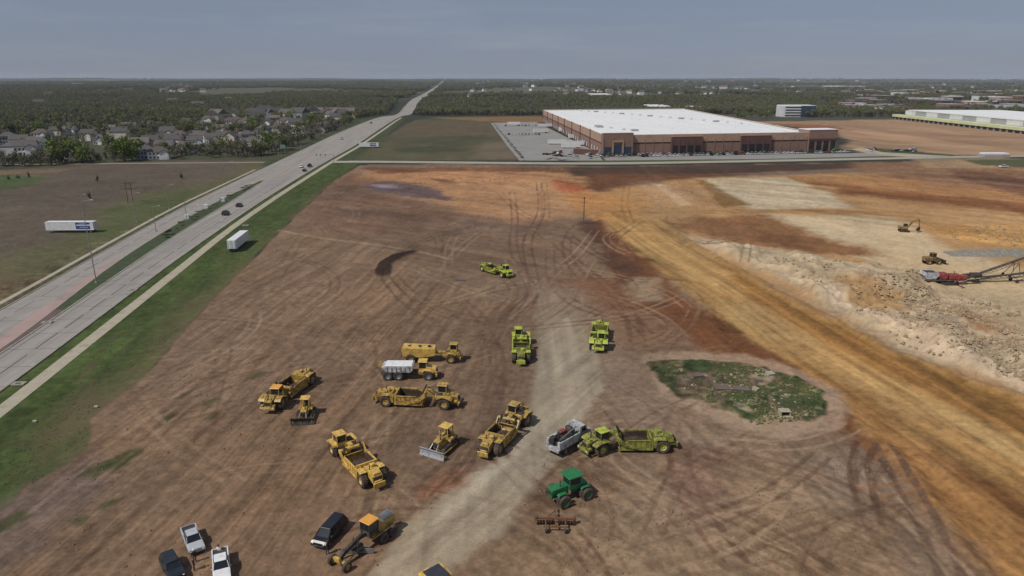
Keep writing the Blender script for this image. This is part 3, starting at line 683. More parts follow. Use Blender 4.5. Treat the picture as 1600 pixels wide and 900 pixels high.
# markings
def marks(f, off, a0, a1, w, mt, dash=None, z=.104):
    b = MB(); a = a0
    while a < a1:
        e = min(a + (dash[0] if dash else 12), a1)
        p = [LA(f(a) + off - w / 2, a), LA(f(a) + off + w / 2, a), LA(f(e) + off + w / 2, e), LA(f(e) + off - w / 2, e)]
        b.add([(x, y_, z + hh(x, y_)) for x, y_ in p], [(0, 1, 2, 3)]); a = e + (dash[1] if dash else 0)
    o = b.build('road_marking', mt); o['kind'] = 'structure'
marks(f_rr, -4.2, -60, 372, .32, M['joint']); marks(f_rr, -4.2, 0, 900, .18, M['paint_white'], (3, 9), .108)
marks(f_rr, -8.2, 130, 372, .16, M['joint']); marks(f_rr, -.7, -60, 430, .15, M['paint_white'])
marks(f_rr, -7.9, 380, 1000, .18, M['paint_white'], (3, 9))
marks(f_ll, 4.0, -60, 372, .22, M['joint']); marks(f_ll, 4.0, 0, 900, .18, M['paint_white'], (3, 9), .108)
marks(f_ll, 7.9, 0, 1000, .18, M['paint_white'], (3, 9))
marks(f_ll, .7, -60, 430, .15, M['paint_white']); marks(f_ll, 12.0, 240, 1000, .2, M['paint_yellow']); marks(f_rr, -12.3, 378, 1000, .2, M['paint_yellow'])
b = MB()
for a in range(0, 430, 9):                         # transverse slab joints
    for f0, f1 in ((f_ll, f_ml), (f_mr, f_rr)) if a < 372 else ((f_ll, f_rr),):
        p = [LA(f0(a), a), LA(f1(a), a), LA(f1(a), a + .12), LA(f0(a), a + .12)]
        b.add([(x, y_, .112) for x, y_ in p], [(0, 1, 2, 3)])
o = b.build('road_joint', M['joint']); o['kind'] = 'structure'
# cross road
cr_pts = np.array([(-420, 425), (-260, 438), (-112, 449), (-60, 446), (0, 440), (60, 437.5), (125, 446), (230, 463), (360, 484), (520, 505), (900, 540)], float)
for _ in range(3):
    Q = [cr_pts[0]]
    for i in range(len(cr_pts) - 1): Q += [cr_pts[i] * .75 + cr_pts[i + 1] * .25, cr_pts[i] * .25 + cr_pts[i + 1] * .75]
    cr_pts = np.array(Q + [cr_pts[-1]])
right = cr_pts[cr_pts[:, 0] > -122]; left = cr_pts[cr_pts[:, 0] < -146]
strip('side_road', offset(right, 5.0), offset(right, -5.0), .08, mat('side_road_pavement', seen(142, 138, 126), .9, .1, scale=.1))
strip('side_road', offset(left, 2.6), offset(left, -2.6), .08, mat('side_road_pavement_west', seen(122, 114, 100), .9, .1, scale=.1))
strip('kerb', offset(right[right[:, 0] > -112], 5.35), offset(right[right[:, 0] > -112], 5.0), .2, M['kerb'])
strip('kerb', offset(right[right[:, 0] > -112], -5.0), offset(right[right[:, 0] > -112], -5.35), .2, M['kerb'])
strip('road_marking', offset(right[right[:, 0] > -108], .12), offset(right[right[:, 0] > -108], -.12), .084, M['paint_yellow'], skirt=.001)
# lots
def lot(name, px, z, mt, world=False):
    P = px if world else [G(*p) for p in px]
    o = MB().slab([tuple(p) for p in P], -.3, z).build(name, mt); o['kind'] = 'structure'; return o
lot('parking_lot', [(5, 455), (-4, 560), (-26, 852), (30, 868), (62, 508), (60, 455)], .10, M['asphalt'], True)
lot('parking_lot', [(62.1, 455), (62.1, 484), (262, 502), (262, 482), (170, 464)], .10, M['asphalt'], True)
lot('parking_lot', [G(1330, 233), G(1370, 243), G(1440, 246), G(1520, 246), G(1380, 238), G(1345, 231)], .07, mat('pale_concrete_lot', seen(150, 138, 120), .9, .1, scale=.1), True)

# ================================================================== MACHINES
def R2(a): return Matrix.Rotation(math.radians(a), 3, 'Z')
def RY(a): return Matrix.Rotation(math.radians(a), 3, 'Y')
_wheels = {}
def wheel(parent, x, y, r, w, rim='yellow', xf=None, name='wheel', lugs=True):
    """tyre with tread lugs; the rim is a child"""
    key = (round(r, 3), round(w, 3), rim, lugs)
    if key not in _wheels:
        b = MB(); h = w / 2
        b.lathe_y((0, 0, 0), [(r * .52, -h * .72), (r * .6, -h * .95), (r * .9, -h), (r * .985, -h * .7), (r, 0), (r * .985, h * .7), (r * .9, h), (r * .6, h * .95), (r * .52, h * .72)], 22)
        if lugs:
            for i in range(18):
                a = 2 * math.pi * i / 18
                for s in (-1, 1):
                    a2 = a + (s * .09)
                    b.box((r * math.cos(a2), s * h * .45, r * math.sin(a2)), (.09 * r, h * .8, .10 * r), rot=Matrix.Rotation(-a2, 3, 'Y'))
        q = MB(); q.lathe_y((0, 0, 0), [(0, -h * .35), (r * .18, -h * .4), (r * .22, -h * .62), (r * .44, -h * .5), (r * .53, -h * .78), (r * .53, h * .78), (r * .44, h * .5), (r * .22, h * .62), (r * .18, h * .4), (0, h * .35)], 16)
        _wheels[key] = (b.mesh('tyre', [M['rubber']]), q.mesh('rim', [M[rim]]))
    t, q = _wheels[key]
    o = bpy.data.objects.new(name, t); COL.objects.link(o); o.parent = parent
    p = Vector((x, y, r)); ro = 0
    if xf is not None: p = xf @ p; ro = xf.to_euler().z
    o.location = p; o.rotation_euler = (0, 0, ro)
    c = bpy.data.objects.new('rim', q); COL.objects.link(c); c.parent = o
    return o

def cab(parent, x, y, z, l, w, h, paint, xf=None, roofpaint=None, over=.12, roof_t=.14):
    """operator's cab: posts, dark glass between them, overhanging roof"""
    b = MB(xf)
    b.box((x, y, z + h * .19), (l, w, h * .38), bev=.03)
    for sx in (-1, 1):
        for sy in (-1, 1): b.box((x + sx * (l / 2 - .05), y + sy * (w / 2 - .05), z + h * .62), (.1, .1, h * .62))
    c = b.build('cab', M[paint], parent)
    MB(xf).box((x, y, z + h * .65), (l - .09, w - .09, h * .56), bev=.03).build('window', M['glass'], c)
    MB(xf).box((x, y, z + h + roof_t / 2 - .02), (l + 2 * over, w + 2 * over, roof_t), bev=.05).build('roof', M[roofpaint or paint], c)
    return c

def canopy(parent, x, y, z, l, w, h, paint, xf=None):
    b = MB(xf)
    for sx in (-1, 1):
        for sy in (-1, 1): b.box((x + sx * (l / 2 - .06), y + sy * (w / 2 - .06), z + h * .5), (.12, .12, h))
    c = b.build('canopy_frame', M[paint], parent)
    MB(xf).box((x, y, z + h + .06), (l + .2, w + .2, .14), bev=.04).build('canopy_roof', M[paint], c)
    b = MB(xf); b.box((x - .1, y, z + .35), (.6, .6, .16), bev=.04); b.box((x - .42, y, z + .7), (.14, .6, .7), bev=.04)
    b.build('seat', M['dark'], parent)

def make_scraper(label, paint='yellow', art=0.0, load=.5, roof=None):
    root = empty('wheel_scraper', label, 'scraper', 'wheel scrapers parked on the building site')
    hitch = 3.0
    X = Matrix.Translation((hitch, 0, 0)) @ Matrix.Rotation(math.radians(art), 4, 'Z') @ Matrix.Translation((-hitch, 0, 0))
    p = M[paint]; p2 = M['lime_dirty'] if paint.startswith('lime') else p
    # tractor
    b = MB(X)
    b.box((5.2, 0, 1.05), (3.9, 1.15, .75), bev=.06)
    b.prism([(5.05, 1.35), (7.05, 1.35), (7.15, 1.55), (7.05, 2.05), (5.6, 2.3), (5.05, 2.3)], -.62, .62)
    b.box((6.2, .30, 2.3), (.5, .22, .22), bev=.03); b.box((6.2, -.30, 2.3), (.5, .22, .22), bev=.03)
    b.box((4.15, -.78, 1.95), (1.5, 1.1, .7), bev=.05)
    b.box((4.9, 0, 1.75), (.5, 2.9, .3), bev=.03)
    b.box((7.32, 0, 1.0), (.2, 2.5, .5), bev=.05)
    b.box((6.9, .95, 1.35), (.5, .45, .35), bev=.03); b.box((6.9, -.95, 1.35), (.5, .45, .35), bev=.03)
    tr = b.build('tractor_body', p, root)
    MB(X).box((7.12, 0, 1.72), (.08, 1.05, .55)).build('grille', M['dark'], tr)
    for s in (-1, 1): MB(X).box((6.0, s * .635, 1.75), (1.1, .03, .35)).build('side_vent', M['dark'], tr)
    for s in (-1, 1):
        MB(X).prism([(3.75, 1.85), (3.85, 2.12), (4.4, 2.24), (5.4, 2.24), (6.05, 2.1), (6.35, 1.8), (6.2, 1.75), (5.4, 2.12), (4.4, 2.12), (3.9, 1.8)], s * .85 - .02 if s > 0 else -1.85, 1.85 if s > 0 else -.83).build('fender', p, root)
        MB(X).box((7.44, s * .95, 1.15), (.06, .3, .22)).build('headlight', M['lampglass'], root)
        wheel(root, 5.0, s * 1.36, .98, .84, paint if paint != 'lime_dirty' else 'lime', X)
    cab(root, 4.35, .55, 1.75, 1.5, 1.4, 1.75, paint, X, roof)
    b = MB(X); b.box((4.1, -.8, 2.38), (1.0, .8, .2), bev=.05); b.box((3.45, 0, 1.5), (.5, 2.0, .8), bev=.05); b.build('hydraulic_tank', M['dark'], root)
    for s in (-1, 1): MB(X).tube((3.3, s * .5, 2.0), (2.0, s * .5, 2.9), .06).build('hydraulic_hose', M['dark'], root)
    MB(X).tube((5.7, -.35, 2.3), (5.7, -.35, 3.25), .08, n=8).build('exhaust_pipe', M['dark'], root)
    b = MB(X)
    for k in range(4): b.box((3.6, 1.5, .6 + .35 * k), (.5, .35, .05))
    b.box((3.33, 1.5, 1.2), (.05, .05, 1.6)); b.box((3.87, 1.5, 1.2), (.05, .05, 1.6)); b.build('ladder', M['dark'], root)
    # gooseneck and draft frame
    b = MB()
    b.prism([(3.45, .9), (3.45, 1.9), (2.6, 2.75), (1.7, 2.75), (1.45, 2.35), (2.2, 2.2), (2.7, 1.7), (2.75, .9)], -.32, .32)
    b.tube((1.6, -1.72, 2.3), (1.6, 1.72, 2.3), .26, n=10)
    for s in (-1, 1):
        b.prism([(1.85, 2.5), (1.35, 2.5), (.4, 1.55), (-1.3, 1.0), (-1.3, .7), (.6, 1.1), (1.85, 2.05)], s * 1.74 - .09, s * 1.74 + .09)
    gn = b.build('gooseneck', p, root)
    for s in (-1, 1):
        b = MB(); b.m = 0; b.tube((1.35, s * 1.2, 2.75), (.75, s * 1.2, 1.5), .09); b.tube((1.5, s * 1.2, 3.0), (1.2, s * 1.2, 2.4), .14); b.build('hydraulic_cylinder', M['dark'], root)
    # bowl
    b = MB()
    for s in (-1, 1):
        b.prism([(1.25, .42), (1.2, 1.0), (.7, 1.75), (-.2, 2.05), (-3.1, 2.15), (-3.5, 1.9), (-3.5, .5)], s * 1.56 - .05, s * 1.56 + .05)
        b.box((-1.4, s * 1.64, 2.06), (3.3, .12, .16), bev=.03)
        for k in range(5): b.box((-3.1 + k * .75, s * 1.64, 1.3), (.09, .07, 1.25))
        b.box((-1.2, s * 1.64, .62), (4.4, .10, .22))
    b.box((-1.2, 0, .45), (4.8, 3.05, .08)); b.box((1.25, 0, .40), (.35, 3.1, .05))
    bowl = b.build('bowl', p2, root)
    MB().box((-1.3, 0, .55), (4.2, 3.0, .06)).build('bowl_floor', M['soil'], bowl)
    for s in (-1, 1): MB().prism([(1.0, .6), (.6, 1.6), (-.3, 1.85), (-3.1, 1.95), (-3.2, .6)], s * 1.49 - .012, s * 1.49 + .012).build('bowl_liner', M['soil'], bowl)
    if load:
        b = MB(); n = 9; vs = []
        for i in range(n + 1):
            for j in range(n + 1):
                x = -3.25 + 4.1 * i / n; y = -1.49 + 2.98 * j / n
                hz = .6 + load * (1 - abs(i / n - .45) * 1.2) * (1 - (2 * j / n - 1) ** 2 * .45) + .12 * math.sin(i * 3.1 + j * 2.3)
                vs.append((x, y, max(.52, hz)))
        b.add(vs, [(i * (n + 1) + j, (i + 1) * (n + 1) + j, (i + 1) * (n + 1) + j + 1, i * (n + 1) + j + 1) for i in range(n) for j in range(n)])
        b.build('soil_load', M['soil'], bowl)
    b = MB(); pr = [(.95, .5), (1.3, .75), (1.42, 1.15), (1.25, 1.6), (.9, 1.85), (.84, 1.8), (1.15, 1.55), (1.32, 1.15), (1.22, .8), (.9, .55)]
    b.prism(pr, -1.45, 1.45); b.build('apron', p, root)
    b = MB(); b.prism([(-3.4, .52), (-3.2, .52), (-3.25, 1.3), (-3.1, 2.3), (-3.35, 2.3), (-3.45, 1.3)], -1.46, 1.46)
    for y in (-1, -.35, .35, 1): b.box((-3.5, y, 1.4), (.14, .12, 1.6))
    b.build('ejector', p2, root)
    # rear engine frame
    b = MB()
    b.box((-5.2, 0, 1.1), (3.6, 1.1, .7), bev=.06)
    b.prism([(-3.9, 1.3), (-3.9, 2.25), (-5.6, 2.35), (-6.6, 2.0), (-6.75, 1.3)], -.72, .72)
    for s in (-1, 1): b.prism([(-3.55, .9), (-3.55, 2.0), (-4.1, 2.15), (-4.1, 1.9), (-3.85, .9)], s * 1.3 - .45, s * 1.3 + .45)
    b.box((-6.2, 0, 2.15), (.7, 1.0, .45), bev=.08)
    re = b.build('rear_engine_cover', p2, root)
    MB().box((-6.79, 0, 1.65), (.06, 1.2, .6)).build('radiator_grille', M['dark'], re)
    b = MB(); b.box((-7.2, 0, .95), (.2, 1.7, .8), bev=.05); b.box((-6.9, .5, 1.0), (.6, .2, .4)); b.box((-6.9, -.5, 1.0), (.6, .2, .4)); b.build('push_block', p, root)
    for s in (-1, 1):
        MB().prism([(-3.8, 2.05), (-4.1, 2.2), (-5.3, 2.2), (-5.3, 2.1), (-4.1, 2.1), (-3.85, 1.95)], s * 1.33 - .48, s * 1.33 + .48).build('rear_fender', p, root)
        wheel(root, -4.9, s * 1.36, .98, .84, paint if paint != 'lime_dirty' else 'lime')
    MB().tube((-5.2, .4, 2.3), (-5.2, .4, 3.0), .07, n=8).build('exhaust_pipe', M['dark'], root)
    MB().box((-4.6, -.3, 2.55), (.55, .7, .45), bev=.08).build('air_cleaner', p, root)
    return root

put(make_scraper('dusty yellow scraper at the left, nose to the lower left, beside the small dozer', 'yellow', 14, .5, 'orange'), (412, 645), (486, 592))
put(make_scraper('yellow scraper seen side-on just below the white-bodied articulated dump truck', 'yellow', -4, .45), (722, 634), (582, 628))
put(make_scraper('bright yellow scraper standing diagonally between the small dozer and the motor grader', 'yellow_clean', 0, .15), (528, 698), (592, 765))
put(make_scraper('yellow scraper on the gravel road edge, right beside the dozer with the wide blade', 'yellow', -3, .4), (822, 648), (750, 724))
put(make_scraper('lime green scraper farthest from the camera, alone in the open dirt', 'lime', -6, .5), (796, 434), (754, 421)).scale = (.88,) * 3
put(make_scraper('lime green scraper on the left side of the gravel road, its cab end facing away', 'lime', 4, 1.3), (815, 531), (814, 572))
put(make_scraper('lime green scraper on the right side of the gravel road, nose toward the camera', 'lime', 0, .6), (934, 553), (938, 513))
put(make_scraper('muddy lime scraper bent at the hitch and full of soil, beside the white service truck', 'lime_dirty', 30, 1.0, 'lime'), (912, 700), (1047, 699))

def artic_tractor(root, paint, X=None, roof=None):
    b = MB(X)
    b.box((3.3, 0, 1.15), (3.2, 1.3, .5), bev=.05)
    b.prism([(3.3, 1.3), (5.0, 1.25), (5.15, 1.6), (5.0, 1.95), (3.3, 2.45)], -.95, .95)
    b.box((5.12, 0, .95), (.25, 2.5, .5), bev=.06)
    for s in (-1, 1): b.prism([(2.5, 1.5), (2.7, 1.85), (3.2, 2.05), (4.2, 1.95), (4.7, 1.6), (4.55, 1.55), (4.1, 1.8), (3.2, 1.9), (2.8, 1.75)], s * 1.15 - .33, s * 1.15 + .33)
    t = b.build('engine_hood', M[paint], root)
    MB(X).box((5.17, 0, 1.6), (.06, 1.2, .42)).build('grille', M['dark'], t)
    for s in (-1, 1):
        MB(X).box((5.2, s * .85, 1.5), (.06, .28, .2)).build('headlight', M['lampglass'], root)
        wheel(root, 3.65, s * 1.1, .88, .7, 'grey', X)
    cab(root, 2.65, 0, 1.35, 1.45, 1.6, 1.95, paint, X, roof)

def make_dump():
    root = empty('articulated_dump_truck', 'yellow articulated dump truck with a white body, nose to the right', 'dump truck')
    artic_tractor(root, 'yellow_clean')
    b = MB(); b.box((-1.8, 0, 1.0), (6.4, .9, .45), bev=.05); b.box((1.3, 0, 1.2), (1.2, 1.1, .6), bev=.05); b.build('rear_frame', M['dark'], root)
    b = MB()
    b.prism([(-4.5, 2.4), (-3.9, 1.65), (.5, 1.55), (.9, 2.0), (1.0, 2.75), (-3.9, 2.7), (-4.6, 2.6)], -1.35, 1.35)
    bd = b.build('dump_body', M['white_worn'], root)
    b = MB(); b.box((-1.6, 0, 2.80), (4.9, 2.4, .24), bev=.1); b.build('load_cover', M['white'], bd)
    b = MB()
    for k in range(6): 
        for s in (-1, 1): b.box((-3.6 + k * .8, s * 1.38, 2.15), (.12, .08, .95))
    b.build('body_ribs', M['grey'], bd)
    b = MB(); b.prism([(-5.1, 2.62), (-4.6, 2.35), (-4.6, 2.5), (-5.35, 2.85)], -1.2, 1.2); b.build('tailgate', M['yellow'], root)
    for x in (-1.7, -3.6):
        for s in (-1, 1): wheel(root, x, s * 1.1, .88, .7, 'grey')
    return root
put(make_dump(), (684, 590), (594, 590))

def make_wagon():
    root = empty('water_wagon', 'long yellow water wagon with a flat box tank, parked behind the white-bodied dump truck', 'water wagon')
    X = Matrix.Translation((2.2, 0, 0)) @ Matrix.Rotation(math.radians(-6), 4, 'Z') @ Matrix.Translation((-2.2, 0, 0))
    b = MB(X); b.box((3.9, 0, 1.1), (3.2, 1.1, .6), bev=.05); b.prism([(3.6, 1.3), (5.5, 1.3), (5.6, 1.6), (5.4, 2.0), (3.6, 2.25)], -.6, .6); b.box((5.7, 0, .95), (.2, 2.4, .45), bev=.04)
    t = b.build('tractor_body', M['yellow'], root)
    for s in (-1, 1):
        MB(X).prism([(2.8, 1.75), (3.1, 2.05), (4.5, 2.05), (4.95, 1.75), (4.8, 1.7), (4.4, 1.93), (3.2, 1.93), (2.9, 1.7)], s * 1.25 - .4, s * 1.25 + .4).build('fender', M['yellow'], root)
        wheel(root, 3.9, s * 1.25, .9, .72, 'yellow', X)
    cab(root, 4.3, .1, 1.9, 1.35, 1.35, 1.6, 'yellow', X)
    b = MB(); b.prism([(2.6, 1.0), (2.6, 1.8), (1.4, 2.0), (.6, 1.9), (.6, 1.5), (1.4, 1.5), (2.0, 1.0)], -.3, .3); b.build('gooseneck', M['yellow'], root)
    b = MB(); b.prism([(-5.4, 1.3), (-5.6, 2.7), (-5.4, 3.05), (.7, 2.75), (.9, 2.45), (.7, 1.5), (-1.5, 1.1)], -1.3, 1.3)
    tk = b.build('tank', M['yellow_clean'], root)
    b = MB()
    for x in (-4.2, -2.2, -.4): b.tube((x, 0, 2.75), (x, 0, 3.1), .3, n=12)
    b.build('filler_cap', M['dark'], tk)
    b = MB(); b.tube((-5.7, -1.2, 1.3), (-5.7, 1.2, 1.3), .09); b.tube((-5.5, 0, 1.4), (-5.7, 0, 1.3), .09); b.build('spray_bar', M['dark'], root)
    b = MB(); b.box((-3.6, 0, .95), (3.5, 1.0, .4)); b.build('rear_axle_frame', M['dark'], root)
    for s in (-1, 1): wheel(root, -3.9, s * 1.25, .9, .72, 'yellow')
    return root
put(make_wagon(), (719, 563), (631, 563))

def make_dozer(label, big=True, blade_mat='blade', tracks_deep=1):
    root = empty('bulldozer', label, 'bulldozer')
    k = 1.0 if big else .9; w = 1.15 * k
    for s in (-1, 1):
        b = MB(); r = .5 * k; prof = []
        for i in range(9): a = math.pi / 2 - math.pi * i / 8; prof.append((1.6 * k + r * math.cos(a), r + r * math.sin(a)))
        for i in range(9): a = -math.pi / 2 - math.pi * i / 8; prof.append((-1.6 * k + r * math.cos(a), r + r * math.sin(a)))
        b.prism(prof, s * w - .28, s * w + .28)
        for i in range(14): b.box((-1.55 * k + i * .24 * k, s * w, 2 * r + .02), (.06, .58, .06))
        t = b.build('track', M['dark'], root)
        MB().box((0, s * (w + .29), r), (2.6 * k, .05, .3 * k)).build('track_frame', M['yellow'], t)
        b = MB(); b.box((1.7 * k, s * (w + .42), .55 * k), (3.0 * k, .14, .28), bev=.03); b.build('push_arm', M['yellow'], root)
    b = MB()
    b.box((0, 0, .85 * k), (3.5 * k, 1.3 * k, .7 * k), bev=.05)
    b.prism([(.2 * k, 1.1 * k), (2.05 * k, 1.1 * k), (2.1 * k, 1.9 * k), (.2 * k, 2.05 * k)], -.5 * k, .5 * k)
    for s in (-1, 1): b.box((-.85 * k, s * .95 * k, 1.35 * k), (1.7 * k, .55 * k, .35 * k), bev=.04)
    b.box((-1.7 * k, 0, 1.5 * k), (.6 * k, 1.3 * k, .8 * k), bev=.08)
    bd = b.build('body', M['yellow'], root)
    MB().box((2.12 * k, 0, 1.5 * k), (.05, .85 * k, .6 * k)).build('grille', M['dark'], bd)
    canopy(root, -.75 * k, 0, 1.5 * k, 1.5 * k, 1.5 * k, 1.75 * k, 'yellow_clean')
    MB().tube((1.2 * k, .25, 2.0 * k), (1.2 * k, .25, 2.9 * k), .07).build('exhaust_pipe', M['dark'], root)
    W_ = 2.05 * k if big else 2.0 * k
    b = MB(); b.prism([(3.1 * k, .05), (3.3 * k, .05), (3.15 * k, .5 * k), (3.15 * k, .95 * k), (3.4 * k, 1.35 * k), (3.2 * k, 1.35 * k), (3.0 * k, .95 * k), (3.0 * k, .5 * k)], -W_, W_)
    bl = b.build('blade', M[blade_mat], root)
    b = MB()
    for s in (-1, 1): b.tube((2.0 * k, s * .45, 1.7 * k), (3.05 * k, s * .6, .9 * k), .07)
    b.build('lift_cylinder', M['chrome'], root)
    b = MB(); b.box((-2.4 * k, 0, .9 * k), (.3, 1.7 * k, .3), bev=.03)
    for y in (-.6, 0, .6): b.prism([(-2.35 * k, .9 * k), (-2.7 * k, 1.0 * k), (-2.75 * k, .2 * k), (-2.6 * k, .2 * k)], y * k - .07, y * k + .07)
    b.build('ripper', M['dark'], root)
    return root
put(make_dozer('yellow bulldozer with a wide polished grey blade, beside the scraper at the gravel road'), (674, 716), (712, 684))
put(make_dozer('small yellow bulldozer seen alone between two scrapers, its low dark blade toward the camera', False, 'dark'), (472, 666), (484, 636))

def make_service_truck():
    root = empty('service_truck', 'white service truck with an open bed of dark tools, beside the muddy lime scraper', 'service truck')
    b = MB(); b.box((0, 0, .75), (7.2, .9, .25)); b.build('chassis', M['dark'], root)
    b = MB(); b.prism([(1.5, .8), (3.6, .75), (3.7, 1.2), (3.55, 1.5), (2.75, 1.65), (2.35, 2.35), (1.3, 2.4), (1.2, .8)], -1.05, 1.05)
    c = b.build('cab', M['white_worn'], root)
    b = MB(); b.prism([(2.80, 1.66), (2.76, 1.60), (2.36, 2.28), (2.42, 2.30)], -.92, .92); b.box((1.85, 1.06, 1.95), (.8, .04, .5)); b.box((1.85, -1.06, 1.95), (.8, .04, .5)); b.build('window', M['glass'], c)
    b = MB(); b.box((3.2, 0, 1.6), (.6, .9, .1), bev=.02); b.build('hood_scoop', M['dark'], c)
    b = MB()
    for s in (-1, 1): b.box((-1.35, s * .95, 1.35), (4.6, .42, 1.0), bev=.04)
    b.box((-1.35, 0, .95), (4.6, 1.6, .12)); b.box((1.0, 0, 1.7), (.15, 2.2, 1.5), bev=.03); b.box((-3.75, 0, .85), (.35, 2.3, .35), bev=.04)
    bd = b.build('utility_body', M['white_worn'], root)
    b = MB(); b.box((-.4, -.2, 1.4), (1.0, .7, .7), bev=.05); b.box((-1.6, .25, 1.3), (.9, .6, .6), bev=.06); b.box((-2.7, -.1, 1.25), (.8, 1.0, .45), bev=.05); b.tube((-3.2, .4, 1.2), (-.6, .4, 1.75), .09); b.tube((-2.2, -.45, 1.3), (-2.2, -.45, 2.1), .3, n=10); b.box((-3.1, .4, 1.6), (.8, .7, .9), bev=.08); b.box((-1.2, -.5, 1.7), (1.1, .5, .6), bev=.08); b.tube((-3.4, -.9, 1.95), (.6, -.9, 1.95), .12); b.box((.3, .3, 1.9), (.7, 1.0, .8), bev=.1); b.tube((-1.9, .3, 1.6), (-1.9, .3, 2.15), .28, n=10)
    b.build('tools', M['dark'], bd)
    MB().box((-1.1, .45, 2.0), (1.3, .7, .4), bev=.05).build('toolbox', M['red'], bd)
    MB().tube((-3.0, -.8, 2.0), (.4, -.8, 2.6), .09).build('crane_arm', M['grey'], bd)
    for s in (-1, 1):
        wheel(root, 2.55, s * .95, .5, .32, 'grey'); wheel(root, -2.2, s * .92, .5, .5, 'grey')
        MB().box((3.68, s * .75, 1.1), (.05, .3, .2)).build('headlight', M['lampglass'], root)
        MB().box((3.0 - .6, s * 1.2, 1.75), (.1, .15, .3)).build('mirror', M['dark'], root)
    return root
put(make_service_truck(), (913, 684), (864, 712)).scale = (1.0, 1.12, 1.35)

def make_tractor():
    root = empty('farm_tractor', 'green articulated farm tractor with a green canopy and four big wheels', 'tractor')
    b = MB(); b.box((1.7, 0, 1.25), (2.6, .8, .55), bev=.05); b.prism([(.7, 1.5), (2.95, 1.45), (3.05, 1.8), (2.9, 2.15), (.7, 2.25)], -.48, .48); b.build('engine_hood', M['green'], root)
    b = MB(); b.box((-1.4, 0, 1.2), (2.4, .9, .6), bev=.05); b.box((-1.5, 0, 1.7), (1.8, 1.3, .5), bev=.05); b.build('rear_frame', M['green'], root)
    MB().box((3.06, 0, 1.8), (.05, .7, .45)).build('grille', M['dark'], root)
    cab(root, -.35, 0, 1.6, 1.7, 1.6, 1.75, 'green', over=.3, roof_t=.2)
    for x in (1.75, -1.75):
        for s in (-1, 1):
            wheel(root, x, s * 1.05, .82, .5, 'green'); wheel(root, x, s * 1.62, .82, .46, 'green')
            MB().prism([(x - .75, 1.6), (x - .5, 1.78), (x + .5, 1.78), (x + .75, 1.6), (x + .7, 1.55), (x + .45, 1.71), (x - .45, 1.71), (x - .7, 1.55)], s * 1.05 - .28, s * 1.05 + .28).build('fender', M['green'], root)
    MB().tube((1.6, .2, 2.2), (1.6, .2, 3.1), .06).build('exhaust_pipe', M['dark'], root)
    return root
put(make_tractor(), (862, 787), (916, 768))

def make_disc():
    root = empty('disc_harrow', 'rusty brown disc harrow on the dirt in front of the green tractor', 'harrow')
    b = MB(); b.box((.75, 0, .75), (.25, 4.6, .22), bev=.03); b.box((-.75, 0, .65), (.18, 3.0, .18), bev=.03)
    for y in (-1.2, 0, 1.2): b.box((0, y, .72), (1.6, .14, .16))
    b.build('frame', M['rust'], root)
    b = MB(); b.box((2.0, 0, .7), (2.6, .16, .16)); b.tube((1.0, -.9, .75), (2.4, 0, .72), .06); b.tube((1.0, .9, .75), (2.4, 0, .72), .06); b.build('drawbar', M['rust'], root)
    for s in (-1, 1):
        b = MB()
        for i in range(6): b.lathe_y((.75 - i * .02, s * (.5 + i * .34), .42), [(0, 0), (.4, .05), (.42, .09), (.4, .02)], 14)
        b.tube((.75, s * .3, .42), (.7, s * 2.4, .42), .05); b.build('disc_gang', M['rust'], root)
        MB().box((.75, s * 2.35, .75), (.5, .3, .5), bev=.04).build('weight_box', M['rust'], root)
        wheel(root, -.95, s * 1.15, .42, .28, 'rust', lugs=False)
    return root
o = make_disc(); x, y = G(868, 824); o.location = (x, y, 0); o.rotation_euler = (0, 0, math.radians(88))

def make_grader():
    root = empty('motor_grader', 'motor grader with an orange cab roof and long thin front frame, beside the black van', 'motor grader')
    b = MB(); b.prism([(-.6, 1.5), (-.6, 2.1), (.6, 2.25), (3.2, 1.75), (4.1, 1.3), (4.1, .9), (3.6, 1.0), (3.0, 1.35), (.6, 1.75)], -.17, .17); b.build('front_frame', M['dark'], root)
    b = MB(); b.box((-2.6, 0, 1.05), (3.6, .9, .5), bev=.05); b.prism([(-4.6, 1.2), (-4.6, 2.0), (-4.2, 2.25), (-1.7, 2.3), (-1.7, 1.2)], -.6, .6); e = b.build('engine_cover', M['yellow'], root)
    b = MB(); b.tube((-4.1, 0, 2.22), (-2.6, 0, 2.30), .62, .55, n=14); b.build('radiator_shroud', M['grey'], e)
    cab(root, -.9, 0, 1.55, 1.5, 1.5, 1.75, 'dark', roofpaint='orange', over=.08)
    b = MB(); b.box((3.9, 0, .95), (.3, 2.1, .3), bev=.04); b.box((4.15, .0, 1.2), (.3, .9, .7), bev=.04); b.build('front_axle', M['yellow'], root)
    for s in (-1, 1):
        wheel(root, 3.9, s * 1.12, .62, .38, 'yellow')
        for x in (-2.0, -3.5): wheel(root, x, s * 1.1, .66, .42, 'dark')
    b = MB(); b.tube((1.2, 0, .95), (1.2, 0, 1.1), .75, n=18); b.build('circle', M['dark'], root)
    b = MB(); b.box((1.2, 0, .5), (.10, 3.7, .6), rot=R2(32)); b.build('mouldboard', M['grey'], root)
    b = MB()
    for s in (-1, 1): b.tube((1.6, s * .5, 1.0), (1.3, s * .35, 2.2), .06); b.tube((.9, s * .8, .7), (3.8, 0, .95), .07)
    b.build('lift_cylinders', M['dark'], root)
    return root
put(make_grader(), (530, 888), (608, 828))

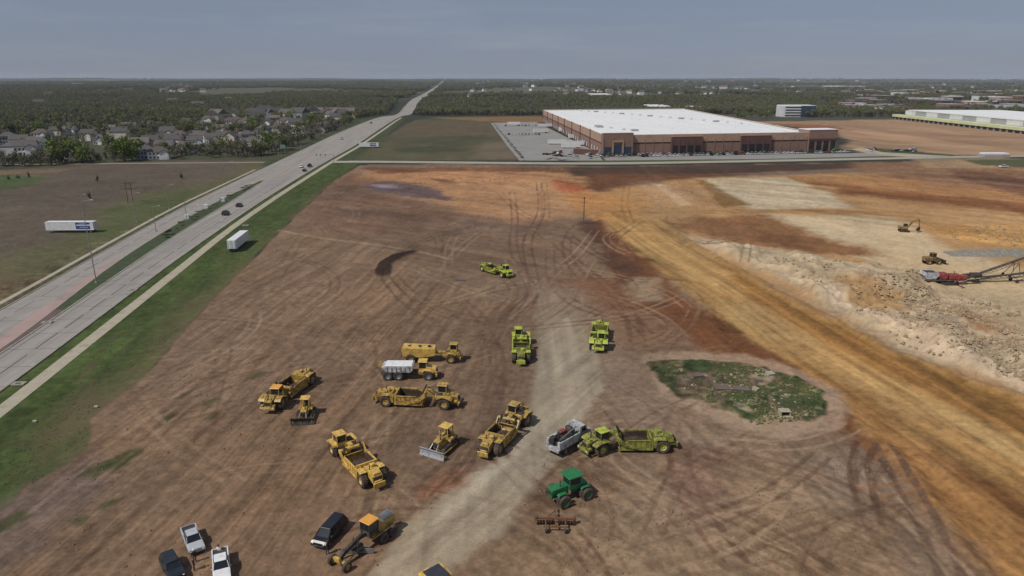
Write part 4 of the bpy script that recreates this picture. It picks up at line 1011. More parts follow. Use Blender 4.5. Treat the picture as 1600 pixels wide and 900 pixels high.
# ---- cars and pickups
def make_car(name, label, cat, paint, kind='suv', group=None, L_=None):
    root = empty(name, label, cat, group)
    if kind == 'van': L_ = 5.1; prof = [(-2.5, .45), (-2.55, 1.0), (-2.42, 1.15), (-2.1, 1.15), (1.35, 1.12), (2.3, .98), (2.52, .8), (2.55, .45)]; gh = [(-2.42, 1.1), (-2.15, 1.68), (-1.8, 1.76), (.5, 1.76), (.85, 1.68), (1.7, 1.08)]; w = .97
    elif kind == 'suv': L_ = 4.8; prof = [(-2.35, .45), (-2.4, 1.0), (-2.3, 1.1), (.9, 1.1), (2.1, 1.05), (2.38, .85), (2.4, .45)]; gh = [(-2.3, 1.05), (-2.0, 1.66), (-1.7, 1.73), (.1, 1.73), (.45, 1.65), (1.15, 1.07)]; w = .95
    elif kind == 'sedan': L_ = 4.7; prof = [(-2.3, .4), (-2.35, .9), (-2.2, .97), (.9, .95), (2.05, .85), (2.33, .7), (2.35, .4)]; gh = [(-1.85, .93), (-1.2, 1.38), (-.9, 1.44), (.1, 1.44), (.4, 1.38), (1.1, .92)]; w = .9
    else: L_ = 5.7; prof = [(-2.85, .55), (-2.85, 1.15), (-.85, 1.15), (1.2, 1.15), (2.6, 1.1), (2.85, .95), (2.87, .55)]; gh = [(-.85, 1.1), (-.7, 1.85), (-.4, 1.92), (.5, 1.92), (.75, 1.85), (1.4, 1.1)]; w = 1.0
    def body(pr, wl, wt, zt):
        b = MB(); n = len(pr); zm = min(z for _, z in pr); ring = []
        for (y_, in_) in ((-1, 1), (-1, 0), (1, 0), (1, 1)):
            for x, z in pr:
                q = (z - zm) / (zt - zm); ww = wl + (wt - wl) * q
                ring.append((x * (1 if not in_ else .975), y_ * (ww - (.08 if in_ else 0)) if True else 0, z if not in_ else (z - .04 if z > zm + .05 else z)))
        # outer shell: two side faces inset from two full profile rings
        A = [(x, -(wl + (wt - wl) * ((z - zm) / (zt - zm))), z) for x, z in pr]
        B_ = [(x, (wl + (wt - wl) * ((z - zm) / (zt - zm))), z) for x, z in pr]
        Ai = [(x * .97, y * .80, z + (.05 if z > zm + .3 else 0)) for x, y, z in A]; Bi = [(x * .97, y * .80, z + (.05 if z > zm + .3 else 0)) for x, y, z in B_]
        vs = A + Ai + Bi + B_; fs = [tuple(range(n)), tuple(range(4 * n - 1, 3 * n - 1, -1))]
        for r in range(3):
            for i in range(n):
                j = (i + 1) % n; fs.append((r * n + i, r * n + n + i, r * n + n + j, r * n + j))
        return b.add(vs, fs)
    bd = body(prof, w, w, max(z for _, z in prof)).build('body', M[paint], root)
    gb = body(gh, w * .96, w * .74, max(z for _, z in gh)); g = gb.build('window', M['glass'], root)
    x0 = min(x for x, z in gh if z > 1.3 or z == max(zz for _, zz in gh)); zt = max(z for _, z in gh); xs = [x for x, z in gh if z > zt - .12]
    MB().box(((min(xs) + max(xs)) / 2, 0, zt + .045), (max(xs) - min(xs) + .12, w * 1.42, .07), bev=.03).build('roof', M[paint], root)
    b = MB()
    for s in (-1, 1):
        for (xa, za), (xb, zb) in ((gh[0], gh[1]), (gh[-1], gh[-2])): b.tube((xa, s * w * .93, za), (xb, s * w * .76, zb), .045, n=5)
        xm = sum(xs) / len(xs); b.tube((xm, s * w * .95, gh[0][1]), (xm, s * w * .76, zt), .045, n=5)
    b.build('pillar', M[paint], root)
    if kind == 'pickup':
        b = MB(); b.box((-1.85, 0, 1.215), (1.8, 1.6, .02)); b.build('bed_floor', M['dark'], root)
        b = MB()
        for s in (-1, 1): b.box((-1.85, s * .92, 1.30), (2.0, .14, .18), bev=.03)
        b.box((-2.80, 0, 1.30), (.1, 1.72, .18), bev=.03); b.build('bed_rail', M[paint], root)
    for s in (-1, 1):
        wheel(root, L_ * .30, s * (w - .12), .36, .24, 'grey', lugs=False); wheel(root, -L_ * .30, s * (w - .12), .36, .24, 'grey', lugs=False)
        hx = prof[-2][0]; MB().box((hx - .02, s * w * .74, .8), (.12, .22, .12), bev=.03).build('headlight', M['lampglass'], root)
        MB().box((prof[1][0] + .02, s * w * .84, .85), (.1, .2, .25), bev=.02).build('tail_light', M['redlight'], root)
        MB().box((gh[-1][0] - .45, s * (w + .08), 1.15), (.1, .2, .15), bev=.03).build('mirror', M[paint], root)
    MB().box((prof[-1][0] + .01, 0, .52), (.1, 2 * w * .8, .18), bev=.03).build('bumper', M['dark'], root)
    return root
put(make_car('parked_van', 'glossy black van with roof rails beside the motor grader', 'van', 'black_paint', 'van'), (499, 858), (533, 820))
put(make_car('pickup_truck', 'silver pickup truck parked behind the dark car and the white pickup', 'pickup truck', 'silver', 'pickup'), (307, 862), (298, 840)).scale = (.84, .86, .9)
put(make_car('parked_car', 'dark car cut off by the bottom edge, leftmost vehicle on the dirt', 'car', 'dark_car', 'suv'), (277, 907), (264, 882)).scale = (.9, .9, .95)
put(make_car('pickup_truck', 'white pickup truck cut off by the bottom edge, right of the standing people', 'pickup truck', 'white', 'pickup'), (348, 906), (346, 878)).scale = (.88, .88, .92)

# ---- yellow roller with a black roof, half out of the picture
def make_roller():
    root = empty('soil_compactor', 'yellow soil compactor with a flat black roof at the bottom edge of the gravel road', 'compactor')
    b = MB(); b.box((-1.4, 0, 1.2), (2.6, 1.5, .9), bev=.1); b.build('engine_cover', M['yellow_clean'], root)
    b = MB(); b.box((1.9, 1.1, .85), (2.4, .18, .4), bev=.03); b.box((1.9, -1.1, .85), (2.4, .18, .4), bev=.03); b.box((3.1, 0, .85), (.2, 2.4, .4), bev=.03); b.box((.75, 0, .9), (.3, 2.4, .5), bev=.03); b.build('drum_frame', M['yellow_clean'], root)
    b = MB(); b.tube((1.9, -.98, .75), (1.9, .98, .75), .74, n=24); b.build('drum', M['grey'], root)
    b = MB()
    for sx in (-1, 1):
        for sy in (-1, 1): b.box((-.1 + sx * .8, sy * .85, 1.95), (.09, .09, 1.5))
    c = b.build('canopy_frame', M['dark'], root)
    MB().box((-.1, 0, 2.74), (2.3, 2.1, .10), bev=.03).build('canopy_roof', M['blacktop'], c)
    b = MB()
    for s in (-1, 1): b.box((-.1, s * 1.12, 2.80), (2.4, .12, .12))
    b.build('roof_rail', M['yellow_clean'], c)
    for s in (-1, 1): wheel(root, -1.4, s * 1.0, .72, .5, 'yellow')
    return root
o = make_roller(); x, y = G(684, 931); o.location = (x, y, 0); o.rotation_euler = (0, 0, math.radians(40 - 90))

# ---- excavator, screening plant, loader
def make_excavator():
    root = empty('excavator', 'dusty yellow excavator with a bent arm on the pale rock pad', 'excavator')
    for s in (-1, 1):
        pr = [(1.9, .1), (2.2, .45), (1.9, .85), (-1.9, .85), (-2.2, .45), (-1.9, .1)]
        MB().prism(pr, s * 1.2 - .3, s * 1.2 + .3).build('track', M['dark'], root)
    b = MB(); b.box((-.6, 0, 1.65), (3.6, 2.6, 1.0), bev=.15); b.box((-1.9, 0, 1.8), (.9, 2.6, 1.3), bev=.2); b.build('house', M['yellow_dusty'], root)
    MB().box((0, 0, 1.0), (1.4, 1.4, .4)).build('turntable', M['dark'], root)
    cab(root, .6, .85, 1.4, 1.5, .95, 1.7, 'dark')
    b = MB(); b.prism([(.9, 1.6), (1.3, 1.5), (3.4, 4.3), (5.6, 5.2), (5.5, 5.6), (3.1, 4.9), (2.4, 4.3)], -.25, .25); b.build('boom', M['yellow_dusty'], root)
    b = MB(); b.prism([(5.0, 5.7), (5.7, 5.5), (6.1, 2.2), (5.8, 2.1)], -.18, .18); b.build('stick', M['yellow_dusty'], root)
    b = MB(); b.prism([(6.2, 2.3), (5.7, 2.2), (4.9, 1.3), (5.0, .7), (5.8, .5), (6.3, 1.1)], -.6, .6); b.build('bucket', M['dark'], root)
    return root
at(make_excavator(), 1412, 362, -12).scale = (.8, .8, .85)

def make_crusher():
    root = empty('crushing_plant', 'red and white tracked rock crusher on the pale rock pad', 'crusher')
    for s in (-1, 1): MB().prism([(2.4, .1), (2.8, .55), (2.4, 1.0), (-2.4, 1.0), (-2.8, .55), (-2.4, .1)], s * 1.3 - .25, s * 1.3 + .25).build('track', M['dark'], root)
    b = MB(); b.box((-1.0, 0, 1.5), (12.5, 1.6, .5)); b.box((-1.0, 1.1, 1.75), (11, .1, .8)); b.build('chassis', M['grey'], root)
    b = MB(); b.prism([(-8.4, 3.4), (-8.0, 4.3), (-4.2, 4.3), (-3.8, 3.4), (-4.8, 2.2), (-7.6, 2.2)], -1.7, 1.7); b.box((-7.6, 0, 1.7), (.3, 1.2, 1.6)); b.box((-6, 0, 1.9), (3.5, 1.4, .6)); h = b.build('feed_hopper', M['white_worn'], root)
    MB().box((-6.1, 0, 4.31), (3.2, 2.7, .06)).build('hopper_opening', M['dark'], h)
    b = MB(); b.box((-2.1, 0, 2.9), (2.6, 2.4, 2.1), bev=.15); b.tube((-2.1, -1.5, 3.0), (-2.1, 1.5, 3.0), .85, n=16); b.build('crusher_box', M['red'], root)
    b = MB(); b.box((1.4, 0, 2.7), (3.4, 2.3, 1.6), bev=.12); b.box((4.4, .2, 2.5), (2.0, 2.0, 1.2), bev=.1); b.build('engine_housing', M['red'], root)
    MB().tube((1.8, .5, 3.4), (1.8, .5, 4.3), .1).build('exhaust_pipe', M['dark'], root)
    b = MB(); b.prism([(2.5, .9), (9.0, 3.4), (9.0, 3.65), (2.5, 1.3)], -.55, .55); b.build('discharge_conveyor', M['dark'], root)
    b = MB(); b.box((1.5, -3.0, 2.2), (.8, 4.2, .25), rot=Matrix.Rotation(math.radians(-14), 3, 'X')); b.tube((1.5, -4.9, 2.6), (1.5, -4.9, 0), .08); b.build('side_conveyor', M['red'], root)
    return root
o = make_crusher(); o.scale = (.85, .85, .8); x, y = G(1480, 444); o.location = (x, y, 0); o.rotation_euler = (0, 0, math.radians(-2))
def make_conveyor(label, x0, x1, z0, z1, w=1.0):
    root = empty('stacking_conveyor', label, 'conveyor')
    n = int((x1 - x0) / 1.6); b = MB(); Z = lambda x: z0 + (z1 - z0) * (x - x0) / (x1 - x0)
    for s in (-1, 1):
        b.tube((x0, s * w / 2, z0), (x1, s * w / 2, z1), .07, n=5); b.tube((x0, s * w / 2, z0 - .9), (x1, s * w / 2, z1 - .9), .07, n=5)
        for i in range(n):
            xa = x0 + (x1 - x0) * i / n; xb = x0 + (x1 - x0) * (i + 1) / n
            b.tube((xa, s * w / 2, Z(xa)), (xb, s * w / 2, Z(xb) - .9), .045, n=4)
    b.build('truss_frame', M['dark'], root)
    b = MB(); b.prism([(x0, z0 + .02), (x0, z0 + .12), (x1, z1 + .12), (x1, z1 + .02)], -w * .45, w * .45); b.build('belt', M['rubber'], root)
    xm = x0 + (x1 - x0) * .55
    for s in (-1, 1):
        MB().tube((xm, s * .8, Z(xm) - .9), (xm - 3.2, s * 1.2, .6), .1, n=6).build('support_leg', M['dark'], root)
        MB().tube((xm, s * .8, Z(xm) - .9), (xm + .8, s * 1.2, .6), .1, n=6).build('support_leg', M['dark'], root)
    for s in (-1, 1): wheel(root, xm - 3.2, s * 1.2, .5, .35, 'dark', lugs=False)
    b = MB(); b.prism([(x0 - 1.2, z0 + .2), (x0 - .8, z0 + 1.2), (x0 + 1.4, z0 + 1.2), (x0 + 1.6, z0 + .2)], -.9, .9); b.build('hopper', M['dark'], root)
    return root
o = make_conveyor('long dark lattice conveyor rising to the right from the red rock crusher', 0, 34, 1.2, 8.2); x, y = G(1508, 440); o.scale = (1, .8, .85); o.location = (x, y, 0); o.rotation_euler = (0, 0, math.radians(20))
o = make_conveyor('low dark conveyor lying flat to the right of the red rock crusher', 0, 26, 1.3, 3.2, .9); x, y = G(1520, 441); o.location = (x, y, 0); o.rotation_euler = (0, 0, math.radians(2))

def make_loader():
    root = empty('wheel_loader', 'small dusty yellow wheel loader just behind the red rock crusher', 'wheel loader')
    b = MB(); b.box((-1.6, 0, 1.6), (2.6, 1.7, 1.1), bev=.12); b.box((.9, 0, 1.2), (1.6, 1.1, .8), bev=.08); b.build('body', M['yellow_dusty'], root)
    cab(root, -.1, 0, 1.5, 1.3, 1.4, 1.7, 'yellow_dusty')
    for x in (1.3, -1.6):
        for s in (-1, 1): wheel(root, x, s * 1.0, .75, .55, 'yellow')
    b = MB()
    for s in (-1, 1): b.prism([(.8, 1.9), (1.1, 2.05), (3.2, 1.0), (3.1, .7)], s * .5 - .08, s * .5 + .08)
    b.build('lift_arm', M['dark'], root)
    b = MB(); b.prism([(3.0, 1.2), (3.1, .2), (4.2, .1), (4.2, .2), (3.3, .4), (3.2, 1.3)], -1.35, 1.35); b.build('bucket', M['dark'], root)
    return root
at(make_loader(), 1456, 412, 4)

# ---- box trailers standing in the grass
def make_trailer(label, L_, side_print=None, face=None):
    root = empty('box_trailer', label, 'trailer'); h = L_ / 2
    b = MB(); b.box((0, 0, 2.45), (L_, 2.55, 2.85), bev=.04); bd = b.build('box', M['white'], root)
    b = MB()
    for i in range(int(L_ / .6)):
        for s in (-1, 1): b.box((-h + .3 + i * .6, s * 1.285, 2.5), (.05, .02, 2.6))
    for s in (-1, 1): b.box((0, s * 1.29, 1.06), (L_, .06, .14)); b.box((0, s * 1.29, 3.82), (L_, .06, .1))
    b.build('side_rib', M['lightpanel'], bd)
    b = MB(); b.box((h + .01, .63, 2.45), (.05, 1.15, 2.6)); b.box((h + .01, -.63, 2.45), (.05, 1.15, 2.6)); d = b.build('rear_door', M['white'], root)
    b = MB()
    for y in (-1.0, -.25, .25, 1.0): b.tube((h + .06, y, 1.2), (h + .06, y, 3.7), .03, n=5)
    b.build('lock_bar', M['grey'], d)
    if side_print is not None:
        s, x0, x1 = side_print
        b = MB(); b.box(((x0 + x1) / 2, s * 1.305, 3.35), (x1 - x0, .02, .65)); b.box(((x0 + x1) / 2, s * 1.305, 1.95), (x1 - x0, .02, 1.15)); b.box((x0 + .15, s * 1.305, 2.8), (.3, .018, .6))
        b.build('printed_panel', M['bluepaint'], bd)
        b = MB(); b.box(((x0 + x1) / 2 + .3, s * 1.318, 1.95), ((x1 - x0) * .62, .012, .16)); b.box(((x0 + x1) / 2, s * 1.318, 3.35), ((x1 - x0) * .5, .012, .10)); b.build('printed_stripe', M['lightpanel'], bd)
    b = MB(); b.box((0, 0, .95), (L_ - .4, 1.0, .2)); b.box((h - 1.9, 0, .6), (2.6, 1.0, .3)); b.box((h - .05, 0, .55), (.1, 2.2, .12)); b.build('underframe', M['dark'], root)
    for x in (h - 1.3, h - 2.6):
        for s in (-1, 1): wheel(root, x, s * .95, .5, .5, 'grey', lugs=False)
    for s in (-1, 1): MB().box((-h + 2.4, s * .8, .5), (.14, .14, 1.0)).build('landing_leg', M['grey'], root)
    return root
t1 = make_trailer('white box trailer standing alone in the green verge beside the concrete path', 14.6)
x, y = G(370, 387); t1.location = (x + .3, y + 1.2, 0); t1.rotation_euler = (0, 0, math.atan2(-1, .09))
t2 = make_trailer('long white box trailer with a blue printed panel, in the field left of the highway', 16.6, (-1, 2.2, 7.1))
x, y = G(110, 364); t2.location = (x, y + 1.3, ground_z(x, y)); t2.rotation_euler = (0, 0, math.radians(1.5))
t3 = make_trailer('pale box trailer with a faded blue side in the meadow beyond the side road', 15, (-1, 1.0, 5.5))
x, y = G(577, 231); t3.location = (x, y, ground_z(x, y)); t3.rotation_euler = (0, 0, math.radians(3))

# ---- traffic on the highway
def on_road(o, px, py, flip=False, z=.12):
    x, y = G(px, py); a = math.pi / 2 + .0867 + (math.pi if flip else 0)
    o.location = (x, y, z + (hh(x, y) if y > 900 else 0)); o.rotation_euler = (0, 0, a); return o
gt = 'traffic on the highway'
on_road(make_car('moving_car', 'black car nearest the camera on the right carriageway', 'car', 'black_paint', 'suv', gt), 353, 336)
on_road(make_car('moving_car', 'dark grey car just ahead of the black one on the right carriageway', 'car', 'dark_car', 'sedan', gt), 374, 323)
o = on_road(make_car('moving_pickup', 'dark pickup truck near the junction with the side road', 'pickup truck', 'black_paint', 'pickup', gt), 484, 261)
on_road(make_car('moving_car', 'white car beside the dark pickup near the junction', 'car', 'white', 'sedan', gt), 471, 262, True)
on_road(make_car('moving_car', 'small dark car right behind the dark pickup near the junction', 'car', 'dark_car', 'sedan', gt), 476, 268)
on_road(make_car('moving_car', 'small grey car farther up the highway past the junction', 'car', 'silver', 'suv', gt), 534, 218, True)
on_road(make_car('moving_van', 'tall dark van far up the highway beside the wood', 'van', 'dark_car', 'van', gt), 580, 193)
at(make_car('pickup_truck', 'white pickup truck on the grass at the far right edge of the site', 'pickup truck', 'white', 'pickup'), 1568, 262, 15)

# ---- people
def make_person(label, loc, face_deg, shirt='shirt_dark', hat=True, stride=.1, arm=0):
    root = empty('person', label, 'person', None, loc, math.radians(face_deg))
    J = [((0, 0, .98), .14), ((0, 0, 1.22), .15), ((0, 0, 1.42), .14), ((0, 0, 1.53), .06), ((.02, 0, 1.66), .095), ((.02, 0, 1.75), .075),
         ((0, .19, 1.40), .065), ((.05, .25, 1.13), .048), ((.16 + arm * .15, .24, .90 + arm * .3), .038), ((0, -.19, 1.40), .065), ((.02, -.26, 1.13), .048), ((.10, -.27, .88), .038),
         ((0, .10, .90), .095), ((stride, .11, .50), .07), ((stride * .9, .11, .09), .05), ((stride * .9 + .15, .12, .04), .04),
         ((0, -.10, .90), .095), ((-stride, -.11, .50), .07), ((-stride * 1.3, -.11, .09), .05), ((-stride * 1.3 + .15, -.12, .04), .04)]
    E_ = [(0, 1), (1, 2), (2, 3), (3, 4), (4, 5), (2, 6), (6, 7), (7, 8), (2, 9), (9, 10), (10, 11), (0, 12), (12, 13), (13, 14), (14, 15), (0, 16), (16, 17), (17, 18), (18, 19)]
    me = bpy.data.meshes.new('body'); me.from_pydata([j for j, _ in J], E_, []); o = bpy.data.objects.new('body', me); COL.objects.link(o); o.parent = root
    sk = o.modifiers.new('skin', 'SKIN'); lay = me.skin_vertices[0].data if me.skin_vertices else None
    if lay is None:
        import bmesh
        bm = bmesh.new(); bm.from_mesh(me); bm.verts.layers.skin.verify(); bm.to_mesh(me); bm.free(); lay = me.skin_vertices[0].data
    for i, (_, r) in enumerate(J): lay[i].radius = (r, r)
    lay[0].use_root = True
    sb = o.modifiers.new('sub', 'SUBSURF'); sb.levels = 1; sb.render_levels = 1
    m, t, b = newmat('clothed_figure_' + shirt); L = t.links.new
    tc = t.nodes.new('ShaderNodeTexCoord'); sx = t.nodes.new('ShaderNodeSeparateXYZ'); rp = t.nodes.new('ShaderNodeValToRGB'); rp.color_ramp.interpolation = 'CONSTANT'
    e = rp.color_ramp.elements; e[0].color = (.03, .02, .015, 1); e[0].position = 0
    e[1].position = .06; e[1].color = (.03, .035, .06, 1)
    top = {'shirt_dark': (.05, .02, .02, 1), 'shirt_white': (.7, .7, .68, 1), 'hivis': (.7, .2, .03, 1)}[shirt]
    q = e.new(.52); q.color = top; q = e.new(.815); q.color = (.45, .25, .17, 1)
    dv = t.nodes.new('ShaderNodeMath'); dv.operation = 'DIVIDE'; dv.inputs[1].default_value = 1.85
    L(tc.outputs['Object'], sx.inputs[0]); L(sx.outputs['Z'], dv.inputs[0]); L(dv.outputs[0], rp.inputs[0]); L(rp.outputs[0], b.inputs['Base Color']); b.inputs['Roughness'].default_value = .85
    me.materials.append(m)
    b = MB(); b.tube((.02, 0, 1.76), (.02, 0, 1.84), .125, .10, n=12); b.tube((.05, 0, 1.755), (.05, 0, 1.775), .16, n=12); b.build('hard_hat' if hat else 'cap', M['white'] if hat else M['dark'], root)
    return root
def gp(px, py): x, y = G(px, py); return (x, y, 0)
make_person('person in a dark shirt and white hat standing just in front of the silver pickup', gp(305, 879), -60, 'shirt_dark')
make_person('person in a maroon top standing between the dark car and the white pickup', gp(304, 892), 40, 'shirt_dark', False, .05, 1)
make_person('person in a white shirt standing at the tailgate of the white pickup', gp(344, 872), -90, 'shirt_white', False)
make_person('person in dark clothes standing between the black van and the motor grader', gp(512, 866), 10, 'shirt_dark', False)

# ================================================================== BUILDINGS
def frame(o, d):                                  # local x runs from o to d, local y to the left of it
    a = math.atan2(d[1] - o[1], d[0] - o[0]); return a, math.dist(o, d)
WA, WB, WC_, WD_ = G(945, 212, 14), G(848, 172, 14), G(1067, 170, 14), G(1268, 207, 14)
aF, lF = frame(WA, WD_)
wh = empty('warehouse', 'huge brown and tan warehouse with a flat white roof beyond the site', 'warehouse', None, (WA[0], WA[1], 0), aF)
def toF(p): 
    dx, dy = p[0] - WA[0], p[1] - WA[1]; return dx * math.cos(aF) + dy * math.sin(aF), -dx * math.sin(aF) + dy * math.cos(aF)
q = [toF(p) for p in (WA, WD_, WC_, WB)]
def fx(px, z=7):                                  # distance along the front seen at picture column px
    u = (px - 800) / F_PX; dx, dy = math.cos(aF), math.sin(aF)
    return (u * (WA[1] * CP + (CAM_H - z) * SP) - WA[0]) / (dx - u * dy * CP)
roof_pts = [(q[0][0] + .4, q[0][1] + .4), (q[1][0] - .4, q[1][1] + .4), (q[2][0] - .4, q[2][1] - .4), (q[3][0] + .4, q[3][1] - .4)]
rf = MB().slab(roof_pts, 13.0, 13.6).build('roof', M['roofwhite'], wh)
b = MB()
for i in range(22):
    s_ = .08 + .84 * ((i * .381) % 1); d_ = .06 + .88 * ((i * .618 + .2) % 1)
    x = q[0][0] * (1 - s_) * (1 - d_) + q[1][0] * s_ * (1 - d_) + q[2][0] * s_ * d_ + q[3][0] * (1 - s_) * d_
    y = q[0][1] * (1 - s_) * (1 - d_) + q[1][1] * s_ * (1 - d_) + q[2][1] * s_ * d_ + q[3][1] * (1 - s_) * d_
    MB().box((x, y, 14.3), (5.5 if i % 3 == 0 else 2.6, 3, 1.5), bev=.2).build('roof_unit', M['greypanel'] if i % 3 == 0 else M['lightpanel'], rf)
for i in range(60):
    s_ = (i % 6 + .5) / 6; d_ = (i // 6 + .5) / 10
    x = q[0][0] * (1 - s_) * (1 - d_) + q[1][0] * s_ * (1 - d_) + q[2][0] * s_ * d_ + q[3][0] * (1 - s_) * d_
    y = q[0][1] * (1 - s_) * (1 - d_) + q[1][1] * s_ * (1 - d_) + q[2][1] * s_ * d_ + q[3][1] * (1 - s_) * d_
    MB().box((x, y, 13.75), (1.3, 2.4, .3), bev=.05).build('skylight', M['lightpanel'], rf)
# front wall in three horizontal layers
b = MB(); b.box((lF / 2, .3, 3.9), (lF, .6, 7.8)); wf = b.build('front_wall', M['brick'], wh)
MB().box((lF / 2, .45, 8.4), (lF, .5, 1.2)).build('recessed_band', M['brick_dark'], wf)
MB().box((lF / 2, .25, 11.6), (lF, .7, 5.2)).build('upper_panel', M['tan'], wf)
MB().box((lF / 2, .2, 14.3), (lF, .5, .25)).build('coping', M['roofwhite'], wf)
b = MB()
for i in range(24): b.box((lF * (i + .5) / 24, -.12, 5.5), (.35, .25, 11))
b.build('pilaster', M['brick'], wf)
def block(p0, p1, h, proj, mt, glass=None, bays=3, blue=False):
    a, c = fx(p0), fx(p1); w_ = c - a
    o = MB().box(((a + c) / 2, -proj / 2, h / 2), (w_, proj + .8, h)).build('front_bay', M[mt], wh)
    MB().box(((a + c) / 2, -proj / 2, h + .12), (w_ + .3, proj + 1.1, .3)).build('coping', M['tan'], o)
    for i in range(bays):
        x = a + w_ * (i + .5) / bays
        tall = (bays == 3 and i == 1)
        zt = 7.4 if tall else 6.2
        MB().box((x, -proj - .42, zt / 2 + .3), (w_ / bays * .72, .12, zt)).build('window', M['blueglass' if blue else 'glass'], o)
        if tall:
            g = MB(); ww = w_ / bays * .5
            g.box((x - ww, -proj - .7, 5), (.9, .7, 10)); g.box((x + ww, -proj - .7, 5), (.9, .7, 10)); g.box((x, -proj - .7, 10.2), (2 * ww + .9, .7, 1.2)); g.build('entrance_portal', M['tan'], o)
    b = MB()
    for i in range(bays + 1): b.box((a + w_ * i / bays + (.5 if i == 0 else -.5 if i == bays else 0), -proj - .5, h * .4), (.9, .3, h * .8))
    b.build('column', M[mt], o)
block(940, 987, 15.6, 2.2, 'brick', bays=3, blue=True)
block(1048, 1096, 12.6, 1.2, 'brick_dark', bays=4)
block(1156, 1203, 12.6, 1.2, 'brick_dark', bays=4)
a0 = fx(1262); a1 = fx(1306)
MB().box(((a0 + a1) / 2, 6, 7.9), (a1 - a0, 14, 15.8)).build('corner_tower', M['brick'], wh)
tw = wh.children[-1]
MB().box(((a0 + a1) / 2, 6, 15.95), (a1 - a0 + .4, 14.4, .3)).build('roof', M['roofwhite'], tw)
for i in range(4):
    x = a0 + (a1 - a0) * (i + .5) / 4; MB().box((x, -1.05, 4.2), ((a1 - a0) / 4 * .7, .12, 7.4)).build('window', M['glass'], tw)
MB().box(((a0 + a1) / 2, -1.2, 9.2), (a1 - a0, .5, 1.0)).build('recessed_band', M['brick_dark'], tw)
for nm, (p, r) in {'side_wall': (q[0], q[3]), 'back_wall': (q[3], q[2]), 'east_wall': (q[2], q[1])}.items():
    a, l = frame(p, r); X = Matrix.Translation((p[0], p[1], 0)) @ Matrix.Rotation(a, 4, 'Z')
    sgn = -1 if nm == 'side_wall' else -1
    o = MB(X).box((l / 2, sgn * .2, 3.6), (l, .6, 7.2)).build('side_wall' if nm != 'back_wall' else 'back_wall', M['brick'], wh)
    MB(X).box((l / 2, sgn * .35, 7.8), (l, .5, 1.2)).build('recessed_band', M['brick_dark'], o)
    MB(X).box((l / 2, sgn * .2, 11.3), (l, .7, 5.8)).build('upper_panel', M['tan'], o)
    MB(X).box((l / 2, sgn * .2, 14.35), (l, .5, .25)).build('coping', M['roofwhite'], o)
    if nm == 'side_wall':
        for i in range(34):
            x = 12 + i * (l - 26) / 33
            MB(X).box((x, .55 if True else 0, 2.4), (2.8, .12, 3.2)).build('dock_door', M['lightpanel'] if i % 4 else M['greypanel'], o)
        for i in range(9): MB(X).box((8 + i * (l - 16) / 8, .35, 7.4), (1.4, .6, 14.6)).build('pilaster', M['brick_dark'], o)
# low screening wall by the truck yard
p0, p1 = G(896, 241), G(934, 243)
a, l = frame(p0, p1)
o = empty('screen_wall', 'low dark brick wall at the left front corner of the warehouse', 'wall', None, (p0[0], p0[1], 0), a)
MB().box((l / 2, 0, 2.0), (l, .5, 4.0)).build('wall_panel', M['brick_dark'], o); MB().box((l / 2, 0, 4.1), (l + .2, .7, .25)).build('coping', M['tan'], o)

def simple_block(name, label, cat, px0, px1, base_y, h, depth, wallm, roofm, group=None, bands=0, ang=None, glassm='glass'):
    x0, y0 = G(px0, base_y); x1, y1 = G(px1, base_y); z = hh((x0 + x1) / 2, y0)
    r = empty(name, label, cat, group, (x0, y0, z), 0 if ang is None else math.radians(ang)); w_ = x1 - x0
    b = MB().box((w_ / 2, depth / 2, h / 2 - 4), (w_, depth, h + 8)).build('wall', M[wallm], r)
    MB().box((w_ / 2, depth / 2, h + .4), (w_ - .8, depth - .8, .8)).build('roof', M[roofm], r)
    for k in range(bands):
        zz = h * (k + .55) / bands; MB().box((w_ / 2, -.1, zz), (w_ * .9, .3, h / bands * .42)).build('window', M[glassm], b)
    return r
# second warehouse at the right edge: a long wall facing the site
s0, s1 = (508, 938), (490, 560)
a = math.atan2(s1[1] - s0[1], s1[0] - s0[0]); ll = math.dist(s0, s1)
w2 = empty('warehouse', 'long pale warehouse with a lime green lower band at the right edge', 'warehouse', None, (s0[0], s0[1], 0), a)
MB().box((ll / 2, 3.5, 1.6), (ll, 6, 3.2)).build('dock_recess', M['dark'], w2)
for i in range(36): MB().box((6 + i * (ll - 12) / 35, .35, 1.5), (3.2, .3, 2.6)).build('dock_door', M['greypanel'], w2)
MB().box((ll / 2, 3, 4.6), (ll, 8, 2.9)).build('lime_band', M['limepanel'], w2)
b = MB().box((ll / 2 + 12, 64, 6), (ll - 24, 114, 11.8)).build('wall', M['greypanel'], w2)
for i in range(7):
    MB().box((30 + i * (ll - 50) / 6.4, 6.92, 9.2), (ll / 15, .2, 5.2)).build('wall_panel', M['lightpanel'], b)
MB().box((ll / 2 + 12, 64, 12.3), (ll - 24.4, 115, .9)).build('roof', M['roofwhite'], w2)
